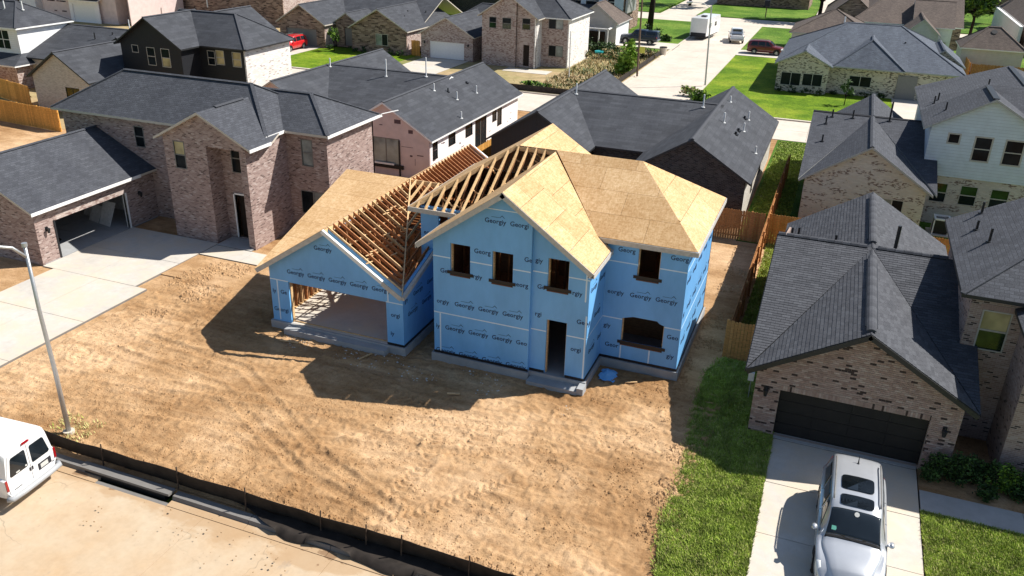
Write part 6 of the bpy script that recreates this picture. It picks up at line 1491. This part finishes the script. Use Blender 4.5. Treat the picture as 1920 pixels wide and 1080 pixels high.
# ------------------------------------------------------------------ plants
def quads(cs, size, rnd, up=.3):
    n = len(cs); a = rng.normal(size=(n, 3)); a[:, 2] *= 1-up; a /= np.linalg.norm(a, axis=1)[:, None]; b = np.cross(a, rng.normal(size=(n, 3))); b /= np.linalg.norm(b, axis=1)[:, None]
    s = (size*(1+rnd*(rng.random(n)-.5)*2))[:, None]; c = cs
    v = np.stack([c-a*s, c-b*s*.45, c+a*s, c+b*s*.45], 1).reshape(-1, 3); return v
def rawmesh(name, v, k, mats, mi=None):
    me = bpy.data.meshes.new(name); n = len(v)//k
    me.vertices.add(len(v)); me.vertices.foreach_set('co', np.ascontiguousarray(v, dtype=np.float32).ravel()); me.loops.add(n*k); me.loops.foreach_set('vertex_index', np.arange(n*k, dtype=np.int32))
    me.polygons.add(n); me.polygons.foreach_set('loop_start', np.arange(0, n*k, k, dtype=np.int32)); me.polygons.foreach_set('loop_total', np.full(n, k, dtype=np.int32))
    for m in mats: me.materials.append(m)
    if mi is not None: me.polygons.foreach_set('material_index', mi.astype(np.int32))
    me.update(); me.validate(); return me
def leafball(cx, cy, cz, rx, ry, rz, n, size):
    # clumped points inside an ellipsoid shell with holes
    k = max(5, n//70); d = rng.normal(size=(k, 3)); d /= np.linalg.norm(d, axis=1)[:, None]; cc = d*(rng.random(k)**.4)[:, None]
    idx = rng.integers(0, k, n); p = cc[idx]*.85+rng.normal(size=(n, 3))*.17
    return np.array([cx, cy, cz])+p*np.array([rx, ry, rz])
def plant(name, label, cat, loc, balls, mats, trunk=None, group=None, leaf=.1, part='foliage'):
    T = Thing(name, label, cat, loc, group=group); P = []
    for b in balls: P.append(leafball(*b, leaf))
    P = np.concatenate(P); v = quads(P, leaf, .5); me = rawmesh(part, v, 4, mats, rng.integers(0, len(mats), len(P)))
    o = link(bpy.data.objects.new(part, me)); o.parent = T.r
    if trunk:
        m = MB()
        for pts, r in trunk: m.tube(pts, r, 8)
        lpart(T, 'trunk', m, BARKD if cat == 'tree' else BARK, smooth=True)
    return T
def tree(label, loc, h, R, mats, n=2600, leaf=.28, tr=.22, low=.35, group=None):
    tr_ = [([(0, 0, -.1), (.05*h*.2, 0, h*.25), (.02, .1, h*.5), (0, 0, h*.8)], [tr, tr*.8, tr*.55, tr*.15])]
    balls = []
    for k in range(7):
        a = k*2.4+random.random(); rr = R*random.uniform(.35, .72); z = h*random.uniform(low+.15, .88); x, y = rr*math.cos(a), rr*math.sin(a)
        tr_.append(([(0, 0, h*.28+.06*k*h*.3), (x*.5, y*.5, (h*.3+z)/2), (x, y, z)], [tr*.45, tr*.28, tr*.08])); balls.append((x, y, z, R*.5, R*.5, h*.16, n//8))
    balls.append((0, 0, h*.85, R*.55, R*.55, h*.16, n//6))
    return plant('tree', label, 'tree', loc, balls, mats, tr_, group, leaf)
tree('large dark leafy tree overhanging the far street at the top right', (-5.6, 160, 0), 11, 6.5, [LEAFD, LEAF], 7000, .35, .35, .25)
tree('bright green drooping tree beside the brown roofed house, top right', (17.2, 152, 0), 10, 3.6, [LEAFY, LEAF], 4200, .32, .25, .15)
tree('tall tree whose dark trunk stands left of the pickup driveway', (-32.6, 135.5, 0), 17, 5, [LEAF, LEAFD], 3500, .4, .42, .5)
tree('second dark trunked tree right of it behind the navy pickup', (-29.2, 134.0, 0), 17, 5, [LEAF, LEAFD], 3500, .4, .5, .55)
tree('small round tree above the roofs at the top middle', (-54, 139, 0), 8, 4.5, [LEAFY, LEAF], 2600, .3, .2, .15)
for i, (x, y, lab) in enumerate([(-30, 172, 'dark tree shading the far lawn left of the far driveway'), (-40, 166, 'broad dark tree above the white siding house'), (26, 176, 'dark tree behind the grey shed at the top right'), (14, 184, 'dark tree between the brown house and the top right corner'), (38, 190, 'dark tree at the far upper right corner'), (-12, 196, 'dark tree behind the shaded far house')]):
    tree(lab, (x, y, 0), 10+i % 3*2, 6, [LEAFD, LEAF], 3000, .4, .3, .2)
tree('slim young tree on the lawn before the speckled brick house', (.6, 90.5, 0), 2.6, .7, [LEAF], 420, .12, .05, .3)
tree('small young tree by the ranch house door', (-60.2, 93.3, 0), 2.9, .8, [LEAFY, LEAF], 500, .13, .05, .2)
plant('bright_shrub', 'bright yellow-green tall weed clump beside the brown pole', 'shrub', (-23.4, 96.2, 0), [(0, 0, 1.5, 1.4, 1.4, 1.7, 1300), (.4, .3, 2.7, .8, .8, 1.2, 500)], [LEAFY], leaf=.26)
for i, (x, y, r, h, lab, mt) in enumerate([(-30.5, 109.5, 3.2, 1.1, 'dark overgrown bushes along the vacant lot', [LEAFD, LEAF]), (-27, 105.5, 2.4, .9, 'brownish bush in the middle of the vacant lot', [LEAFB, LEAF]), (-24.5, 108, 2.6, 1.0, 'dark green bush near the street corner bin', [LEAFD, LEAFB]), (-31.5, 104, 2.0, 1.2, 'spiky grass clump beside the white side wall', [LEAF, LEAFB]), (-34.5, 112.8, 2.6, 1.5, 'dark bush in front of the small grey house porch', [LEAFD]), (-27.2, 124.5, 1.9, 1.5, 'round dark bush behind the navy pickup', [LEAFD, LEAF]), (-24.6, 123.6, 1.1, .9, 'small green bush at the rear of the navy pickup', [LEAF]), (-25.4, 86.5, 2.3, .7, 'low green weeds near the dark roofed house', [LEAF, LEAFB]), (-30, 84.4, 1.8, .4, 'green weed strip beside the back street', [LEAF, LEAFY]), (-14.3, 88.0, 1.2, .9, 'yellowish bush at the foot of the slim grey pole', [LEAFY, LEAFB]), (-12.8, 86.0, 1.3, .8, 'green bush on the lawn corner beside the pole', [LEAF, LEAFY]), (15.5, 106.5, 2.8, 1.0, 'leafy bush between the low yellow fence and brown fence', [LEAF, LEAFY]), (10.6, 133, 2.2, 1.4, 'pale bush in front of the brown house porch', [LEAFY, LEAFB]), (22, 107, 2.0, .8, 'yellow-green bush by the brown fence at the right edge', [LEAFY, LEAFB])]):
    plant('bush', lab, 'bush', (x, y, 0), [(0, 0, h*.5, r, r*.7, h*.8, int(420*r)), (r*.4, -.2, h*.4, r*.6, r*.5, h*.6, int(200*r))], mt, leaf=.16)
for i, (x, y) in enumerate([(-6.2, 94.2), (-4.8, 94.3), (-3.4, 94.2), (-2, 94.3), (-.6, 95.6), (.9, 95.6), (2.5, 95.6), (4.1, 95.6)]):
    plant('shrub', 'dark clipped shrub, number %s from the left under the speckled house windows' % ('first second third fourth fifth sixth seventh eighth'.split()[i]), 'shrub', (x, y, 0), [(0, 0, .35, .55, .4, .4, 160)], [LEAFD], leaf=.1, group='shrubs along the speckled brick house')
for i, (x, y) in enumerate([(9, 101.0), (10.4, 101.0), (7.6, 101.1)]):
    plant('shrub', ['dark low shrub under the right window of the speckled house', 'dark low shrub at the right corner of the speckled house', 'dark low shrub near the speckled house door'][i], 'shrub', (x, y, 0), [(0, 0, .35, .6, .4, .4, 160)], [LEAFD], leaf=.1, group='shrubs along the speckled brick house')
for i, x in enumerate((-57.8, -56.4, -52.6, -51.2, -61.4)):
    plant('shrub', ['low dark shrub left of the ranch window', 'low dark shrub just under the ranch window', 'low dark shrub right of the ranch window', 'low dark shrub by the yellow gate', 'low dark shrub beside the ranch garage'][i], 'shrub', (x, 93.9, 0), [(0, 0, .35, .6, .4, .4, 150)], [LEAFD, LEAF], leaf=.1, group='shrubs along the ranch house')
sl = ['leafy dark shrub against the garage pier of the red-tan brick house', 'second leafy shrub right of the garage pier', 'third shrub in the bed, in the dark recess', 'yellowish leafy shrub in the bed near the bay', 'dark shrub at the corner of the brick bay', 'dark shrub at the right edge of the planting bed', 'small low shrub at the front of the planting bed']
for i, (x, y, r) in enumerate([(5.35, 27.55, .50), (6.0, 27.75, .55), (6.75, 28.0, .6), (7.45, 27.75, .5), (8.15, 27.7, .55), (8.9, 27.6, .6), (6.9, 27.15, .3)]):
    h = 1.0 if r > .4 else .5
    plant('shrub', sl[i], 'shrub', (x, y, 0), [(0, 0, h*.5, r*1.15, r*.8, h*.6, 1500), (.1, -.1, h*.85, r*.7, r*.5, h*.35, 500)], [LEAFY, LEAF] if i == 3 else [LEAF, LEAFD], leaf=.06, group='shrubs in the planting bed')

# ------------------------------------------------------------------ grass blades (near lawns)
def inside(px, py, poly):
    c = np.zeros(px.shape, bool); n = len(poly)
    for i in range(n):
        x0, y0 = poly[i]; x1, y1 = poly[(i+1) % n]
        c ^= ((y0 > py) != (y1 > py)) & (px < (x1-x0)*(py-y0)/(y1-y0+1e-12)+x0)
    return c
def blades(name, label, poly, dens, z0, h=.07, mats=(BLADE, BLADE2), dry=.14, edge=0, wd=.012):
    xs_ = [p[0] for p in poly]; ys_ = [p[1] for p in poly]; A = (max(xs_)-min(xs_)+2*edge)*(max(ys_)-min(ys_)); n = int(A*dens)
    px = rng.uniform(min(xs_)-edge, max(xs_), n); py = rng.uniform(min(ys_), max(ys_), n); q = np.where(px < (min(xs_)+max(xs_))/2, px+(rng.random(n)-.5)*2*edge*(rng.random(n)**2), px); k = inside(q, py, poly); px, py = px[k], py[k]; n = len(px)
    hh = h*(.5+rng.random(n))*(.6+.8*vnoise(px, py, 1.5, 21)); a = rng.random(n)*6.283; ln = hh*(.3+.7*rng.random(n)); b = a+1.57
    base = np.stack([px, py, np.full(n, z0)], 1); d = np.stack([np.cos(b), np.sin(b), np.zeros(n)], 1)*wd*(1+rng.random(n))[:, None]; tip = base+np.stack([np.cos(a)*ln, np.sin(a)*ln, hh], 1)
    v = np.stack([base-d, base+d, tip], 1).reshape(-1, 3); mi = (rng.random(n) < dry*(.3+1.6*vnoise(px, py, .8, 22))).astype(int)
    o = link(bpy.data.objects.new(name, rawmesh(name, v, 3, list(mats), mi))); return stuff(tag(o, label, 'grass'))
FL = [(-2.35, 19.0), (-2.6, 19.4), (-2.95, 22), (-2.8, 24.8), (-3.1, 28), (-3.2, 31.8), (-2.7, 33.3), (-.08, 33.3), (-.08, 19.0)]
blades('grass', 'grass strip between the dirt lot and the right driveway', FL, 3200, .05, .075, edge=.35)
blades('grass', 'front lawn right of the driveway with the silver car', [(4.86, 20.5), (9.5, 20.5), (9.5, 25.6), (4.86, 25.6)], 3200, .04, .075)
blades('grass', 'grass beside the fence of the red-tan brick house', [(-2.4, 33.6), (-1.4, 33.6), (-1.4, 48), (-2.4, 48)], 1200, .0, .09, wd=.018)
blades('grass', 'back lawn strip between dark house and cream brick house', [(-4.0, 48.4), (-1.6, 48.4), (-1.6, 73), (-4.0, 73)], 420, .0, .06, wd=.025, dry=.05)
blades('grass', 'tufts of weed around the base of the tall street lamp', [(-24.8, 17.6), (-23.0, 17.6), (-23.0, 19.0), (-24.8, 19.0)], 120, .03, .10, wd=.012, dry=.7)
blades('dry_grass', 'dry grass on the vacant lot beside the pink-grey brick house', [(-30, 83), (-22.6, 83), (-22.6, 114), (-30, 114)], 22, .0, .3, mats=(LEAFB, LEAF), wd=.04, dry=.25)
# clods and stones on the dirt
def clods(name, label, n, region, s0, s1, mat, wght=None):
    x0, x1, y0, y1 = region; px = rng.uniform(x0, x1, n); py = rng.uniform(y0, y1, n)
    k = vnoise(px, py, .9, 31) > (wght or .45); px, py = px[k], py[k]; n = len(px); s = rng.uniform(s0, s1, n)*(.4+rng.random(n))
    oct_ = np.array([(1, 0, 0), (0, 1, 0), (-1, 0, 0), (0, -1, 0), (0, 0, 1)], float); V = []
    pts = oct_[None]*s[:, None, None]*rng.uniform(.6, 1.3, (n, 5, 3)); r = rng.random(n)*6.28; c, s_ = np.cos(r), np.sin(r)
    X = pts[..., 0]*c[:, None]-pts[..., 1]*s_[:, None]; Y = pts[..., 0]*s_[:, None]+pts[..., 1]*c[:, None]
    X0, X1, Yd0, Yd1, st, nx, ny = GRD; z = ZG
    ixx = np.clip(((px-X0)/st).astype(int), 0, nx-1); iyy = np.clip(((py-Yd0)/st).astype(int), 0, ny-1); inl = (px > X0) & (px < X1) & (py > Yd0) & (py < Yd1)
    zb_ = np.where(inl, z[iyy, ixx], 0.0)
    W_ = np.stack([X+px[:, None], Y+py[:, None], pts[..., 2]*.7+zb_[:, None]], 2)
    tri = np.array([(0, 1, 4), (1, 2, 4), (2, 3, 4), (3, 0, 4)]); v = W_[:, tri].reshape(-1, 3)
    return stuff(tag(link(bpy.data.objects.new(name, rawmesh(name, v, 3, [mat]))), label, 'dirt'))

clods('dirt_clods', 'small clods and crumbs of earth over the bare dirt lot', 20000, (-29.5, -2.8, 17.3, 30.4), .018, .050, DIRT, .42)
clods('dirt_clods', 'larger clods along the driveway edge of the dirt lot', 1400, (-30, -27.0, 26.5, 33.2), .04, .10, DIRT, .4)
clods('dirt_clods', 'clods lining the silt fence', 1600, (-26, -6, 17.25, 17.9), .03, .07, DIRT, .4)
clods('dirt_clods', 'clods along the edge of the grass strip', 900, (-3.5, -2.3, 19.0, 27), .04, .09, DIRT, .4)
clods('stones', 'pale gravel crumbs and building scraps strewn near the foundation', 500, (-21, -7, 26.3, 28.0), .02, .045, PLATEW, .45)
clods('stones', 'crumbs of dried mud on the concrete street near the kerb', 110, (-23, -6, 14.6, 16.4), .012, .035, MUD, .5)
clods('dirt_clods', 'earth clods in the side yard of the blue house', 2500, (-4.1, -2.4, 30.5, 47), .03, .08, DIRT, .4)
# scraps
T = Thing('wrap_scrap', 'crumpled blue wrap scrap lying in the corner beside the porch of the unfinished house', 'scrap', (-6.75, 29.75, 0))
m = MB(); nn_ = 7
for i in range(nn_):
    for j in range(nn_): m.v.append((-7.25+i*.11+.06*math.sin(j*2.1), 29.35+j*.13+.04*math.sin(i*1.7), .05+.22*math.exp(-((i-2.5)**2+(j-4)**2)/7)+.05*random.random()))
for i in range(nn_-1):
    for j in range(nn_-1): a = i*nn_+j; m.f.append((a, a+nn_, a+nn_+1, a+1)); m.mi.append(0)
T.part('sheet', m, WRAP)
for i, (x, y, r, l, lab) in enumerate([(-5.9, 29.6, .4, .5, 'short pale offcut of timber near the blue wrap scrap'), (-16.9, 27.1, 1.2, .7, 'thin timber offcut on the dirt before the open garage'), (-12.2, 25.9, .3, .5, 'small pale offcut lying in the house shadow'), (-20.6, 26.9, .1, .9, 'long thin timber scrap left of the open garage')]):
    m = MB(); c, s_ = math.cos(r), math.sin(r); m.beam((x-c*l/2, y-s_*l/2, .12), (x+c*l/2, y+s_*l/2, .13), .07, .04); tag(m.build('timber_offcut', LUM), lab, 'timber')
# things in the open garage of the brick house
T = Thing('plasterboard_stack', 'white boards leaning inside the open garage of the mauve brick house', 'boards', (-39.5, 35.6, 0))
for i, (a, b, c, d, h) in enumerate(((-41.2, -39.9, 35.4, 35.8, 1.25), (-40.2, -39.3, 34.8, 35.2, .9), (-39.2, -38.2, 34.6, 35.1, 1.3))): 
    m = MB(); m.prism([(a, c, .07), (b, c-.2, .07), (b, d, h), (a, d+.1, h)], (0, .03, .0)); T.part('board', m, DRYW)
T = Thing('dirt_pile', 'dark heap of rubbish on the open garage floor', 'heap', (-39.6, 31.3, 0))
m = MB(); m.tube([(-39.6, 31.3, .05), (-39.6, 31.3, .18), (-39.6, 31.3, .34)], [.75, .5, .12], 9); T.part('heap', m, DARKIN)
# hose bib and meter beside the brick garage
T = Thing('utility_meter', 'small pale meter box at the left wall of the red-tan brick garage', 'meter', (-1.3, 30.4, 0))
m = MB(); m.box(-1.42, -1.2, 30.3, 30.5, .9, 1.25); T.part('box', m, PIPE_W); m = MB(); m.tube([(-1.3, 30.4, 0), (-1.3, 30.4, .9)], .02, 6); T.part('conduit', m, GALV)
# dried water marks on the driveway
